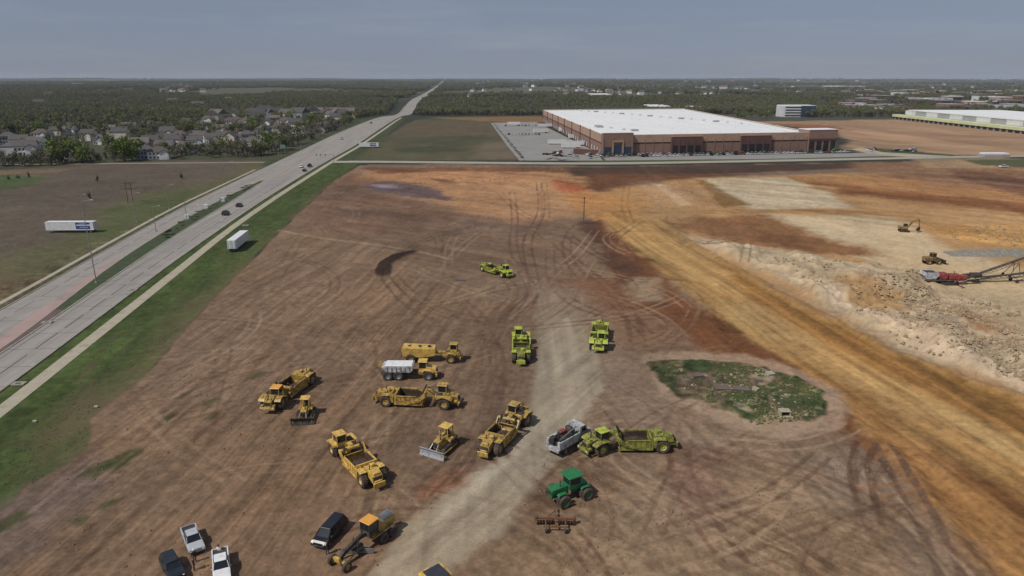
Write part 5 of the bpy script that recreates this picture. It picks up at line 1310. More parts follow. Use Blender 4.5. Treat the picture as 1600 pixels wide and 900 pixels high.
# glass office
of = simple_block('office_building', 'white and blue glass office block in front of the woods, right of the big warehouse', 'office building', 1224, 1274, 182, 15, 30, 'lightpanel', 'roofwhite', bands=4)
x0, y0 = G(1247, 182)
MB().box((34, -.8, 8), (20, 3, 15)).build('glass_front', M['blueglass'], of)
for (px0, px1, by, h, dp, wm, rm, lb, bands) in [
    (930, 1032, 170, 9, 60, 'greypanel', 'blacktop', 'long dark-roofed building peeping over the far edge of the white warehouse roof', 1),
    (1018, 1048, 168.5, 11, 80, 'lightpanel', 'roofwhite', 'narrow white-roofed building directly behind the far edge of the big warehouse', 0),
    (1080, 1104, 169.5, 9, 60, 'greypanel', 'roofwhite', 'small grey building with a white roof behind the far right corner of the big warehouse', 0),
    (925, 956, 154, 10, 120, 'tan', 'roofwhite', 'long pale flat-roofed building alone in the woods above the middle of the warehouse', 1),
    (1306, 1338, 136, 14, 200, 'lightpanel', 'roofwhite', 'big white flat building near the horizon at the right', 1),
    (1342, 1362, 138, 12, 160, 'tan', 'roofwhite', 'tan flat-roofed building just right of the big white one near the horizon', 1),
    (1152, 1166, 126, 30, 300, 'lightpanel', 'roofwhite', 'tiny white block on the horizon above the warehouse roof corner', 0),
    (112, 124, 135, 16, 100, 'lightpanel', 'roofwhite', 'small white building among the far trees near the left horizon', 0)]:
    simple_block('distant_building', lb, 'building', px0, px1, by, h, dp, wm, rm, 'large buildings beyond the site', bands)
random.seed(11)
for i in range(80):
    px = 1320 + random.random() * 300; by = 142 + random.random() * 34
    w_ = 8 + 26 * random.random() * (1 if by > 155 else .7)
    wm = random.choice(['brick', 'tan', 'brick_dark', 'lightpanel', 'brick']); rm = random.choice(['roofwhite', 'greypanel', 'blacktop', 'greypanel'])
    simple_block('town_building', {'brick': 'brick-red', 'tan': 'tan', 'brick_dark': 'dark red', 'lightpanel': 'pale grey'}[wm] + ' flat-roofed block in the ' + ('nearer' if by > 165 else 'middle' if by > 153 else 'far') + ' part of the distant town', 'building', px, px + w_, by, 7 + 6 * random.random(), 18 + 30 * random.random(), wm, rm, 'blocks of the distant town', 1 if by > 155 else 0)

# ---- houses
def make_house(seed, w_=12, d_=9, h=5.6, wall_=(.6, .58, .52), roof_=(.1, .09, .085), hip=False, name='house'):
    r = empty(name)
    wm = mat('house_siding_%d' % seed, wall_, .8, .1, scale=.5); rm = mat('roof_shingle_%d' % seed, roof_, .95, .1, scale=.8)
    rh = d_ * .36
    b = MB(); b.box((0, 0, h / 2), (w_, d_, h))
    if not hip:
        for s in (-1, 1): b.add([(s * w_ / 2, -d_ / 2, h), (s * w_ / 2, d_ / 2, h), (s * w_ / 2, 0, h + rh)], [(0, 1, 2)])
    b.box((w_ * .28, -d_ * .62, h * .42), (w_ * .42, d_ * .35, h * .84)); g0 = -d_ * .62 - d_ * .175
    gx0, gx1 = w_ * .07, w_ * .49; gz = h * .84
    b.add([(gx0, g0, gz), (gx1, g0, gz), ((gx0 + gx1) / 2, g0, gz + w_ * .14)], [(0, 1, 2)])
    wl = b.build('wall', wm, r)
    b = MB(); o_ = .5
    if hip:
        b.add([(-w_ / 2 - o_, -d_ / 2 - o_, h), (w_ / 2 + o_, -d_ / 2 - o_, h), (w_ / 2 + o_, d_ / 2 + o_, h), (-w_ / 2 - o_, d_ / 2 + o_, h), (-w_ / 2 + d_ / 2, 0, h + rh), (w_ / 2 - d_ / 2, 0, h + rh)], [(0, 1, 5, 4), (1, 2, 5), (2, 3, 4, 5), (3, 0, 4), (3, 2, 1, 0)])
    else:
        t = .22
        for s in (-1, 1):
            b.add([(-w_ / 2 - o_, s * (d_ / 2 + o_), h - .3), (w_ / 2 + o_, s * (d_ / 2 + o_), h - .3), (w_ / 2 + o_, 0, h + rh), (-w_ / 2 - o_, 0, h + rh),
                   (-w_ / 2 - o_, s * (d_ / 2 + o_), h - .3 + t), (w_ / 2 + o_, s * (d_ / 2 + o_), h - .3 + t), (w_ / 2 + o_, 0, h + rh + t), (-w_ / 2 - o_, 0, h + rh + t)],
                  [(0, 1, 2, 3), (4, 7, 6, 5), (0, 4, 5, 1), (1, 5, 6, 2), (3, 7, 4, 0)])
    xm = (gx0 + gx1) / 2
    for s in (-1, 1):
        b.add([(xm, g0 - .4, gz + w_ * .14 + .12), (xm + s * (w_ * .21 + .4), g0 - .4, gz - .15), (xm + s * (w_ * .21 + .4), -d_ * .3, gz - .15), (xm, -d_ * .2, gz + w_ * .14 + .12),
               (xm, g0 - .4, gz + w_ * .14 + .32), (xm + s * (w_ * .21 + .4), g0 - .4, gz + .05), (xm + s * (w_ * .21 + .4), -d_ * .3, gz + .05), (xm, -d_ * .2, gz + w_ * .14 + .32)],
              [(0, 1, 2, 3), (4, 5, 6, 7), (0, 1, 5, 4), (1, 2, 6, 5)])
    rf_ = b.build('roof', rm, r)
    MB().box((-w_ * .25, d_ * .15, h + rh * .9), (.9, .7, 1.8)).build('chimney', M['brick'], rf_)
    for x in (-w_ * .38, -w_ * .2, -w_ * .03):
        for z in (1.5, 4.2): MB().box((x, -d_ / 2 - .04, z), (1.1, .1, 1.3)).build('window', M['glass'], wl)
    for s in (-1, 1):
        for y in (-d_ * .2, d_ * .22): MB().box((s * (w_ / 2 + .04), y, 4.0), (.1, 1.0, 1.2)).build('window', M['glass'], wl)
    MB().box((w_ * .28, g0 - .04, 1.2), (w_ * .3, .1, 2.2)).build('garage_door', M['white'], wl)
    return r
random.seed(5)
H = [make_house(1, 13, 9, 6.4, (.78, .76, .72)), make_house(2, 12, 10, 6.4, (.60, .54, .44), (.075, .07, .07)), make_house(3, 15, 9, 4.4, (.52, .50, .47), (.13, .11, .10)),
     make_house(4, 12, 9, 6.2, (.34, .35, .37), (.09, .085, .09), True), make_house(5, 14, 10, 5.6, (.72, .70, .66), (.10, .08, .07), True), make_house(6, 13, 9, 5.6, (.36, .27, .21), (.14, .12, .11))]
hp = [(90, 520), (170, 522), (240, 482), (380, 400), (445, 396), (570, 388), (690, 398), (815, 385), (930, 362), (1000, 440), (1100, 475), (1130, 430), (1165, 342), (1210, 345), (1270, 362), (1300, 322), (1330, 445), (1440, 335), (1480, 332), (1510, 372), (1385, 382), (880, 492), (920, 545), (1000, 545), (1040, 512), (950, 482), (1220, 472), (1250, 442), (1540, 432), (1590, 478), (640, 455), (480, 384), (350, 402), (470, 545), (1400, 432), (1450, 450), (1150, 510), (1060, 420), (760, 420), (560, 430), (270, 425), (130, 470), (60, 450)]
hpos = [(x / 4, 110 + y / 4) for x, y in hp]
hp2 = [(30, 435), (80, 485), (130, 392), (215, 380), (230, 305), (200, 315), (330, 355), (395, 305), (440, 305), (460, 382), (515, 362), (545, 305), (580, 314), (380, 345), (490, 372), (20, 342), (165, 362), (270, 340), (300, 300), (350, 400), (100, 430), (560, 340)]
hpos += [(380 + x / 4, 110 + y / 4) for x, y in hp2]
first = {}
def sector(px, py):
    t_ = (256 - py) / (1.2 if px < 300 else 1); rw = 'in the front rows of the subdivision' if t_ < 22 else 'in the middle rows of the subdivision' if t_ < 42 else 'in the far rows of the subdivision'
    return rw + (' near the left border' if px < 150 else ' left of its middle' if px < 270 else ' right of its middle' if px < 400 else ' close to the highway')
LBL = {0: 'white gabled house', 1: 'tan gabled house', 2: 'long low pale grey house', 3: 'slate grey hip-roofed house', 4: 'bright white hip-roofed house', 5: 'brown gabled house'}
for i, (px, py) in enumerate(hpos):
    k = random.choice([0, 0, 1, 2, 3, 4, 4, 5]); x, y = G(px, py + 1.5)
    o = H[k] if k not in first else copy_tree(H[k]); first[k] = 1
    o.location = (x, y, hh(x, y) - .1); o.rotation_euler = (0, 0, random.choice([0, 0, .25, -.2, 1.57, 3.14, .4]) + random.uniform(-.15, .15)); s_ = random.uniform(.82, 1.08); o.scale = (s_,) * 3
    tag(o, LBL[k] + ' ' + sector(px, py), 'house', 'houses of the subdivision left of the highway')
# far houses, a few pixels each
def far_house(i):
    b = MB(); w_, d_, h = [(13, 9, 5), (16, 10, 4.5), (12, 10, 6)][i]
    b.box((0, 0, h / 2), (w_, d_, h)); b.m = 1
    b.add([(-w_ / 2 - .4, -d_ / 2 - .4, h), (w_ / 2 + .4, -d_ / 2 - .4, h), (w_ / 2 + .4, d_ / 2 + .4, h), (-w_ / 2 - .4, d_ / 2 + .4, h), (-w_ / 2, 0, h + 3.2), (w_ / 2, 0, h + 3.2)], [(0, 1, 5, 4), (1, 2, 5), (2, 3, 4, 5), (3, 0, 4)])
    return b.mesh('far_house', [bpy.data.materials['house_siding_%d' % [1, 2, 4][i]], bpy.data.materials['roof_shingle_%d' % [1, 3, 2][i]]])
FH = [far_house(i) for i in range(3)]
def fh(px, py, label, group):
    x, y = G(px, py); o = bpy.data.objects.new('distant_house', random.choice(FH)); COL.objects.link(o)
    o.location = (x, y, hh(x, y) - .2); o.rotation_euler = (0, 0, random.uniform(0, 3.14)); s_ = 1.25 + .4 * random.random() + max(0, (y - 2500) / 4200); o.scale = (s_, s_, s_ * 1.15)
    tag(o, label, 'house', group)
for i in range(30): fh(random.uniform(330, 545), random.uniform(176, 190), 'pale house at the wood edge above the subdivision', 'houses at the wood edge above the subdivision')
for i in range(34): fh(random.uniform(252, 300), random.uniform(137, 147), 'tiny pale house in the far cluster between the woods at the upper left', 'far cluster of houses at the upper left')
for i in range(75): fh(random.uniform(735, 960), random.uniform(130, 153), 'tiny house in the far woods behind the left part of the warehouse', 'far houses behind the warehouse')
for i in range(85): fh(random.uniform(960, 1200), random.uniform(128, 148), 'tiny house in the far woods behind the right part of the warehouse', 'far houses behind the right of the warehouse')
for i in range(45): fh(random.uniform(1200, 1640), random.uniform(127, 150), 'tiny house near the horizon above the town at the right', 'far houses at the right horizon')
for i in range(16): fh(random.uniform(40, 420), random.uniform(138, 172), 'lone pale house half hidden in the big wood at the left', 'lone houses in the left wood')

# ================================================================== TREES
def leaf_mat(name, cols, pos=None):
    m, t, b = newmat(name); L = t.links.new
    oi = t.nodes.new('ShaderNodeObjectInfo'); rp = t.nodes.new('ShaderNodeValToRGB'); e = rp.color_ramp.elements
    n = len(cols)
    e[0].position = 0; e[0].color = (*cols[0], 1); e[1].position = 1; e[1].color = (*cols[-1], 1)
    for i in range(1, n - 1): q_ = e.new(pos[i] if pos else i / (n - 1)); q_.color = (*cols[i], 1)
    L(oi.outputs['Random'], rp.inputs[0])
    ge = t.nodes.new('ShaderNodeNewGeometry'); nz_ = t.nodes.new('ShaderNodeTexNoise'); nz_.inputs['Scale'].default_value = .5
    L(ge.outputs['Position'], nz_.inputs['Vector'])
    mr = t.nodes.new('ShaderNodeMapRange'); mr.inputs[1].default_value = .3; mr.inputs[2].default_value = .7; mr.inputs[3].default_value = .7; mr.inputs[4].default_value = 1.3
    L(nz_.outputs['Fac'], mr.inputs[0])
    n3 = t.nodes.new('ShaderNodeTexNoise'); n3.inputs['Scale'].default_value = .0045; n3.inputs['Detail'].default_value = 4; L(ge.outputs['Position'], n3.inputs['Vector'])
    r3 = t.nodes.new('ShaderNodeMapRange'); r3.inputs[1].default_value = .45; r3.inputs[2].default_value = .62; r3.inputs[3].default_value = 0; r3.inputs[4].default_value = .6 if 'fresh' not in name else 0; L(n3.outputs['Fac'], r3.inputs[0])
    m3 = t.nodes.new('ShaderNodeMix'); m3.data_type = 'RGBA'; m3.inputs['B'].default_value = (.135, .15, .068, 1); L(rp.outputs[0], m3.inputs['A']); L(r3.outputs[0], m3.inputs['Factor'])
    s_ = t.nodes.new('ShaderNodeVectorMath'); s_.operation = 'SCALE'; L(m3.outputs['Result'], s_.inputs[0]); L(mr.outputs[0], s_.inputs['Scale']); L(s_.outputs[0], b.inputs['Base Color'])
    b.inputs['Roughness'].default_value = .9; b.inputs['Specular IOR Level'].default_value = .1
    return m
M['bare'] = leaf_mat('bare_twigs', [(.14, .118, .10), (.19, .155, .128), (.15, .136, .098), (.125, .108, .098), (.17, .15, .092)])
M['olive'] = leaf_mat('budding_leaves', [(.125, .138, .05), (.155, .165, .06), (.10, .122, .048), (.145, .135, .068)])
M['fresh'] = leaf_mat('fresh_leaves', [(.15, .19, .03), (.12, .165, .034), (.17, .19, .045)])
M['cedar'] = leaf_mat('cedar_foliage', [(.028, .040, .018), (.035, .045, .022), (.04, .048, .03)])
def crown_mesh(name, m, seed, n=240, rx=4.2, rz=4.4, zc=6.0, leaf=.8, lobes=6, sparse=0.0):
    r = np.random.RandomState(seed)
    lc = r.randn(lobes, 3) * [rx * .42, rx * .42, rz * .34]; lr = rx * (.42 + .25 * r.rand(lobes))
    k = r.randint(0, lobes, n); d = r.randn(n, 3); d /= np.linalg.norm(d, axis=1)[:, None]
    P = lc[k] + d * (lr[k] * (.55 + .5 * r.rand(n)))[:, None]; P[:, 2] = P[:, 2] * (rz / rx) + zc; P[:, 2] = np.maximum(P[:, 2], 1.2)
    v = []; f = []
    for p, dd in zip(P, d):
        nrm = dd + r.randn(3) * .55; nrm /= np.linalg.norm(nrm); u = np.cross(nrm, r.randn(3)); u /= np.linalg.norm(u) + 1e-6; w_ = np.cross(nrm, u)
        s_ = leaf * (.6 + .8 * r.rand()); t_ = s_ * (.35 + .5 * r.rand()) if not sparse else s_ * .28
        c = [p + u * s_ * .5, p + w_ * t_ * .6 + nrm * .15 * s_, p - u * s_ * .5, p - w_ * t_ * .6 + nrm * .1 * s_]
        i = len(v); v += [tuple(q_) for q_ in c]; f.append((i, i + 1, i + 2, i + 3))
    me = bpy.data.meshes.new(name); me.from_pydata(v, [], f); me.materials.append(m); return me
def trunk_mesh(h=6, r0=.28, seed=1):
    r = random.Random(seed); b = MB(); b.tube((0, 0, -.4), (.1, 0, h * .55), r0, r0 * .6, n=7)
    for i in range(6):
        a = i * 1.05 + r.random(); z = h * (.35 + .08 * i); l = h * .38
        b.tube((.05, 0, z), (math.cos(a) * l, math.sin(a) * l, z + l * .9), r0 * .4, .04, n=5)
    return b.mesh('trunk', [M['bark']])
kinds = {}
def tree_kind(key, m, label, seeds, **k):
    kinds[key] = (label, [(crown_mesh('crown', M[m], s_, **k), trunk_mesh(seed=s_)) for s_ in seeds])
tree_kind('bare', 'bare', 'grey-brown leafless tree', (1, 2, 3, 4), n=440, leaf=.9, zc=6.2)
tree_kind('olive', 'olive', 'olive budding tree', (5, 6, 7), n=420, leaf=1.0)
tree_kind('fresh', 'fresh', 'bright fresh-green tree', (8, 9), n=560, rx=5.4, rz=4.8, leaf=1.05)
tree_kind('cedar', 'cedar', 'dark little cedar', (10, 11), n=260, rx=2.0, rz=3.4, zc=3.3, leaf=.6, lobes=5)
crown_objs = []
def tree(key, x, y, s_, where, group, sz=1.0):
    label, ms = kinds[key]; cm, tm = random.choice(ms)
    r = empty('tree', label + ' ' + where, 'tree', group, (x, y, ground_z(x, y) if y < 900 else hh(x, y)), random.uniform(0, 6.28)); r.scale = (s_, s_, s_ * sz)
    c = bpy.data.objects.new('crown', cm); COL.objects.link(c); c.parent = r
    t = bpy.data.objects.new('trunk', tm); COL.objects.link(t); t.parent = r
    return c
random.seed(21)
gl = 'trees of the subdivision left of the highway'
fieldedge = [(-20, 262), (40, 262), (90, 259), (150, 256), (230, 251), (300, 248), (380, 248), (420, 247)]
for i in range(74):                               # the row along the field
    t = i / 74 * (len(fieldedge) - 1); k = int(t); u = t - k
    px = fieldedge[k][0] * (1 - u) + fieldedge[k + 1][0] * u + random.uniform(-4, 4); py = fieldedge[k][1] * (1 - u) + fieldedge[k + 1][1] * u - random.uniform(1, 7)
    key = random.choice(['bare', 'bare', 'olive', 'olive', 'cedar', 'bare'])
    x, y = G(px, py); tree(key, x, y, random.uniform(.6, 1.0), 'in the row behind the left field, ' + ('at its left end' if px < 130 else 'in its middle' if px < 290 else 'toward the highway'), 'trees behind the left field')
for (px, py, s_) in [(92, 256, 1.35), (112, 253, 1.25), (128, 256, 1.0), (196, 252, 1.5), (208, 251, 1.2), (425, 237, 1.35), (484, 196, 1.2), (395, 206, 1.2), (300, 207, 1.1), (60, 215, 1.3), (450, 190, 1.2), (345, 235, .9)]:
    x, y = G(px, py); tree('fresh', x, y, s_, sector(px, py), 'bright green trees at the left')
n = 0
while n < 165:
    px = random.uniform(-60, 560); py = random.uniform(188, 250)
    x, y = G(px, py)
    if across(x, y) > -122: continue
    if any(abs(px - a_) < 8 and -1 < py - b_ < 11 for a_, b_ in hpos): continue
    if px > 300 and py > 249: continue
    key = random.choice(['bare', 'bare', 'bare', 'olive', 'olive', 'cedar']); tree(key, x, y, random.uniform(.55, .95), sector(px, py), gl); n += 1
for i in range(34):                               # belt between houses and highway
    t = random.random(); px = 448 + 125 * t + random.uniform(-6, 4); py = 243 - 52 * t - random.uniform(0, 6)
    x, y = G(px - 14, py - 1); 
    if across(x, y) > -119: continue
    tree(random.choice(['bare', 'bare', 'bare', 'cedar', 'olive']), x, y, random.uniform(.7, 1.15), 'in the belt between the houses and the highway', 'tree belt beside the highway')
# cedars in the field
for (px, py) in [(14, 281), (29, 280), (45, 278), (153, 284), (141, 311), (284, 279)]:
    x, y = G(px, py); tree('cedar', x, y, random.uniform(.42, .55), 'alone in the brown field left of the highway', 'cedars in the left field')
for i in range(14):
    x, y = G(random.uniform(1150, 1205), random.uniform(180, 186)); tree('olive', x, y, random.uniform(.8, 1.2), 'in the clump between the warehouse roof and the glass office', 'clump beside the glass office')
# shrubs of the median and around the warehouse
sh = [crown_mesh('foliage', M['cedar'], 31, 130, .9, .8, .75, .35, 4), crown_mesh('foliage', M['olive'], 32, 130, .9, .8, .7, .35, 4), crown_mesh('foliage', M['bare'], 33, 130, .9, .8, .7, .35, 4)]
def shrub(x, y, s_, label, group, k=None, z=None):
    o = bpy.data.objects.new('shrub', sh[random.randrange(3) if k is None else k]); COL.objects.link(o)
    o.location = (x, y, ground_z(x, y) if z is None else z); o.scale = (s_,) * 3; o.rotation_euler = (0, 0, random.uniform(0, 6))
    tag(o, label, 'shrub', group)
for i in range(34):
    a = random.uniform(232, 352); x, y = LA((f_ml(a) + f_mr(a)) / 2 + random.uniform(-1.2, 1.2), a); shrub(x, y, random.uniform(.5, 1.2), 'small dark shrub in the grassy median of the highway', 'shrubs in the median', z=.15)
for i in range(60):
    px = random.choice([random.uniform(930, 1010), random.uniform(1055, 1330), random.uniform(1100, 1200)]); t = (px - 930) / 400
    x, y = G(px, 246.5 - 8.5 * t + random.uniform(-.7, .7)); shrub(x, y, random.uniform(1.0, 2.2), 'dark shrub in the planting strip in front of the big warehouse', 'shrubs in front of the big warehouse', random.choice([0, 0, 1]))
for i in range(8):
    x, y = G(852 + i * 4.5, 249 - 3 * math.sin(i * .9) * .6); shrub(x, y, random.uniform(1.8, 3.2), 'dense dark evergreen shrub at the entrance of the truck yard', 'evergreens at the yard entrance', 0)
for i in range(26):                               # hedge along the lot's left side
    t = i / 25; x, y = G(771 + 50 * t, 192 + 59 * t); shrub(x - 2, y, 1.6, 'low dark hedge plant along the left side of the truck yard', 'hedge plants of the truck yard', 0)

# ---- the far wood, too many trees to count: points that carry crowns
def blocked(x, y):
    la = across(x, y); al = along(x, y)
    b_ = (la > -122) & (la < -62) & (al < 15000)
    b_ |= (al < 1180) & (la > -62) & (x < 75) & (y < 1150) & (x < 200)
    b_ |= (y < 985) & (x > -70) & (x < 820)
    b_ |= (y < 640) & (la < -110) & (x > -470)
    b_ |= (y < 520)
    return b_
r_ = np.random.RandomState(3); PX = []; SZ = []
def scatter(n, y0, y1, s0, s1, dens=None):
    y = np.sqrt(r_.rand(n) * (y1 ** 2 - y0 ** 2) + y0 ** 2); x = (r_.rand(n) * 2 - 1) * y * 1.0
    c = fbm(x / 260 + 9, y / 260, 3)
    keep = ~blocked(x, y) & (c > -.22 - .25 * (x < -.1 * y)) & ~((fbm(x / 500 + 2, y / 700, 3) > .18) & (y > 1700))
    u = x / (y * 1.0) * F_PX + 800
    town = (u > 1200) & (y > 1000); keep &= ~(town & (r_.rand(n) < .72)); sub = (u > 730) & (u < 1200) & (y > 1500) & (y < 6000); keep &= ~(sub & (r_.rand(n) < .30))
    keep &= ~((u > 60) & (u < 600) & (y < 1000) & (r_.rand(n) < .72)); keep &= ~((u > 330) & (u < 560) & (y < 1250) & (r_.rand(n) < .5))
    x, y = x[keep], y[keep]; PX.append(np.stack([x, y, height(x, y) - .3], 1)); SZ.append(s0 + (s1 - s0) * r_.rand(len(x)))
scatter(17000, 560, 1100, .75, 1.2); scatter(44000, 1100, 2200, .85, 1.35); scatter(46000, 2200, 4500, 1.3, 2.2); scatter(36000, 4500, 9500, 2.2, 3.6); scatter(20000, 9500, 15500, 3.4, 5.5)
PX = np.concatenate(PX); SZ = np.concatenate(SZ); print('wood points', len(PX))
me = bpy.data.meshes.new('far_wood'); me.vertices.add(len(PX)); me.vertices.foreach_set('co', PX.reshape(-1).astype(np.float32))
a_ = me.attributes.new('size', 'FLOAT', 'POINT'); a_.data.foreach_set('value', SZ.astype(np.float32)); me.update()
fw = bpy.data.objects.new('far_wood', me); COL.objects.link(fw); tag(fw, 'mixed leafless and budding wood stretching to the horizon', 'wood', kind='stuff')
gm = bpy.data.node_groups.new('wood_on_points', 'GeometryNodeTree')
gm.interface.new_socket('Geometry', in_out='INPUT', socket_type='NodeSocketGeometry'); gm.interface.new_socket('Geometry', in_out='OUTPUT', socket_type='NodeSocketGeometry')
N_ = gm.nodes.new; Lk = gm.links.new
gi = N_('NodeGroupInput'); go = N_('NodeGroupOutput'); ip = N_('GeometryNodeInstanceOnPoints'); ip.inputs['Pick Instance'].default_value = True
j = N_('GeometryNodeJoinGeometry')
wood_src = []
for key, cnt in (('bare', 3), ('olive', 2), ('bare', 2), ('cedar', 1), ('olive', 2)):
    for k in range(cnt):
        me_ = kinds[key][1][k % len(kinds[key][1])][0]
        wood_src.append(next(o for o in COL.objects if o.name.startswith('crown') and o.data == me_))
for o_ in wood_src:
    oi = N_('GeometryNodeObjectInfo'); oi.inputs['Object'].default_value = o_; oi.inputs['As Instance'].default_value = True; oi.transform_space = 'ORIGINAL'; Lk(oi.outputs['Geometry'], j.inputs[0])
na = N_('GeometryNodeInputNamedAttribute'); na.data_type = 'FLOAT'; na.inputs['Name'].default_value = 'size'
cx = N_('ShaderNodeCombineXYZ'); Lk(na.outputs[0], cx.inputs[0]); Lk(na.outputs[0], cx.inputs[1])
mz = N_('ShaderNodeMath'); mz.operation = 'POWER'; mz.inputs[1].default_value = .4; Lk(na.outputs[0], mz.inputs[0]); Lk(mz.outputs[0], cx.inputs[2])
rv = N_('FunctionNodeRandomValue'); rv.data_type = 'FLOAT_VECTOR'; rv.inputs['Max'].default_value = (0, 0, 6.28)
Lk(gi.outputs[0], ip.inputs['Points']); Lk(j.outputs[0], ip.inputs['Instance']); Lk(cx.outputs[0], ip.inputs['Scale']); Lk(rv.outputs[0], ip.inputs['Rotation']); Lk(ip.outputs[0], go.inputs[0])
md = fw.modifiers.new('wood', 'NODES'); md.node_group = gm

# ================================================================== SMALL THINGS
# cars and trailers around the warehouse, a few pixels each
def tiny_car(mt, tall=0):
    b = MB(); b.prism([(-2.3, .35), (-2.35, .95), (1.0, 1.0), (2.3, .85), (2.35, .35)], -.9, .9); b.m = 1
    b.prism([(-2.0, .95), (-1.5, 1.5 + tall), (.2, 1.5 + tall), (1.0, .98)], -.78, .78); b.m = 0; b.box((-.65, 0, 1.53 + tall), (1.7, 1.5, .07)); b.m = 2
    for x in (-1.4, 1.4):
        for s in (-1, 1): b.tube((x, s * .7, .33), (x, s * .93, .33), .33, n=10)
    return b.mesh('parked_car', [M[mt], M['glass'], M['rubber']])
TC = [tiny_car('white'), tiny_car('silver', .25), tiny_car('black_paint', .25), tiny_car('white', .25), tiny_car('red'), tiny_car('dark_car')]
def park(x, y, a, label, group):
    k_ = random.choice([0, 1, 0, 1, 0, 1, 0, 1, 2, 3, 4, 5]); label = label.replace('small', ['small white', 'small silver', 'small black', 'boxy white', 'small red', 'small dark blue'][k_]); o = bpy.data.objects.new('parked_car', TC[k_]); COL.objects.link(o); o.location = (x, y, .11); o.rotation_euler = (0, 0, a); tag(o, label, 'car', group)
for i in range(52):
    if random.random() < .12: continue
    px = 1000 + i * 6.2; t = (px - 945) / 380
    if px > 1325: continue
    x, y = WA[0] + math.cos(aF) * fx(px, 0), WA[1] + math.sin(aF) * fx(px, 0) - 9; park(x, y, aF + 1.57, 'small car parked in the row along the front of the warehouse', 'cars along the warehouse front')
for i in range(16):
    x, y = G(940 + i * 7 + random.uniform(-1, 1), 244 - i * .15); park(x, y - 2, aF + 1.57, 'small car parked before the blue glass entrance bay', 'cars by the blue glass entrance')
for i in range(16):
    x, y = G(random.uniform(855, 935), random.uniform(238, 248)); park(x, y, random.uniform(0, 3), 'small car standing in the truck yard near its entrance', 'cars in the truck yard')
for i in range(22):
    x, y = G(790 + (i % 11) * 5.2, 197 + (i // 11) * 14 + random.uniform(-.3, .3)); park(x, y, .1 + 1.57, 'small car in a row across the open part of the truck yard', 'cars in rows in the truck yard')
for i in range(12):
    x, y = G(random.uniform(1340, 1440), random.uniform(234, 237.5)); park(x, y, random.uniform(0, 3), 'small vehicle on the bare ground right of the warehouse', 'vehicles right of the warehouse')
yl = 'white trailer parked in the truck yard left of the warehouse'
for i, (px, py, a) in enumerate([(898, 228, 4), (892, 232, 4), (875, 206, 88), (884, 209, 90), (893, 213, 86), (845, 208, 10), (852, 199, 5), (803, 196, 2), (901, 217, 8), (870, 226, 3)]):
    t = copy_tree(t1); x, y = G(px, py); t.location = (x, y, .1); t.rotation_euler = (0, 0, math.radians(a)); tag(t, yl, 'trailer', 'trailers in the truck yard')
o = simple_block('sales_tent', 'long low white tent on the bare ground by the side road, far right', 'tent', 1538, 1578, 246.5, 2.2, 7, 'greypanel', 'roofwhite', bands=0)

# lamps and poles along the highway
def lamp(px, py, h, label, arm=2.2, side=1, wood=False):
    x, y = G(px, py); r = empty('street_lamp' if not wood else 'utility_pole', label, 'street lamp' if not wood else 'utility pole', 'tall poles beside the highway', (x, y, ground_z(x, y)), 0)
    if wood == 'plain':
        MB().tube((0, 0, -.5), (0, 0, h), .2, .14, n=8).build('pole', M['wood'], r); MB().box((0, 0, h - .3), (.5, .5, .5)).build('pole_cap', M['dark'], r)
    elif not wood:
        MB().tube((0, 0, 0), (0, 0, h), .14, .08, n=8).build('pole', M['pole'], r); MB().box((0, 0, .25), (.6, .6, .5), bev=.05).build('base', M['kerb'], r)
        MB().tube((0, 0, h - .2), (side * arm, 0, h + .3), .06, .05, n=6).build('arm', M['pole'], r); MB().box((side * (arm + .35), 0, h + .28), (.9, .35, .16), bev=.05).build('lamp_head', M['grey'], r)
    else:
        MB().tube((0, 0, -.5), (0, 0, h), .17, .11, n=8).build('pole', M['wood'], r)
        for z in (h - .6, h - 3.2): MB().box((0, .15, z), (5.2, .16, .2)).build('crossarm', M['wood'], r)
    return r
lamp(151, 443, 22, 'very tall slim lamp on the median, its head above the white trailer', 2.4, 1)
lamp(131, 336, 8, 'short thin pole on the grass directly above the long white trailer', 1.4)
lamp(214, 348, 11, 'slim lamp on the far edge of the left carriageway, second from the left', 2.0)
lamp(265, 327, 10, 'slim lamp right of the double-armed wooden pole', 2.0)
lamp(200, 316, 9, 'wooden pole with two crossarms in the brown field', wood=True)
lamp(208, 316, 9, 'wooden pole with crossarms just right of the similar one in the field', wood=True)
lamp(244, 362, 9, 'slim lamp on the left carriageway kerb, close to the field poles', 2.0)
lamp(360, 283, 10, 'slim lamp on the left roadside, midway to the junction', 2.0)
lamp(292, 345, 8, 'slim lamp on the median beside the first white cabinet', 1.6)
lamp(440, 245, 12, 'lamp at the corner of the highway junction', 2.6)
lamp(912, 345, 9, 'lone dark pole standing in the open dirt in the middle of the site', 1.0, wood='plain')
for px, py, h in [(470, 232, 11), (505, 219, 11), (536, 205, 11), (566, 193, 11), (590, 184, 11)]: lamp(px, py, h, 'slim lamp along the highway beyond the junction', 2.2)
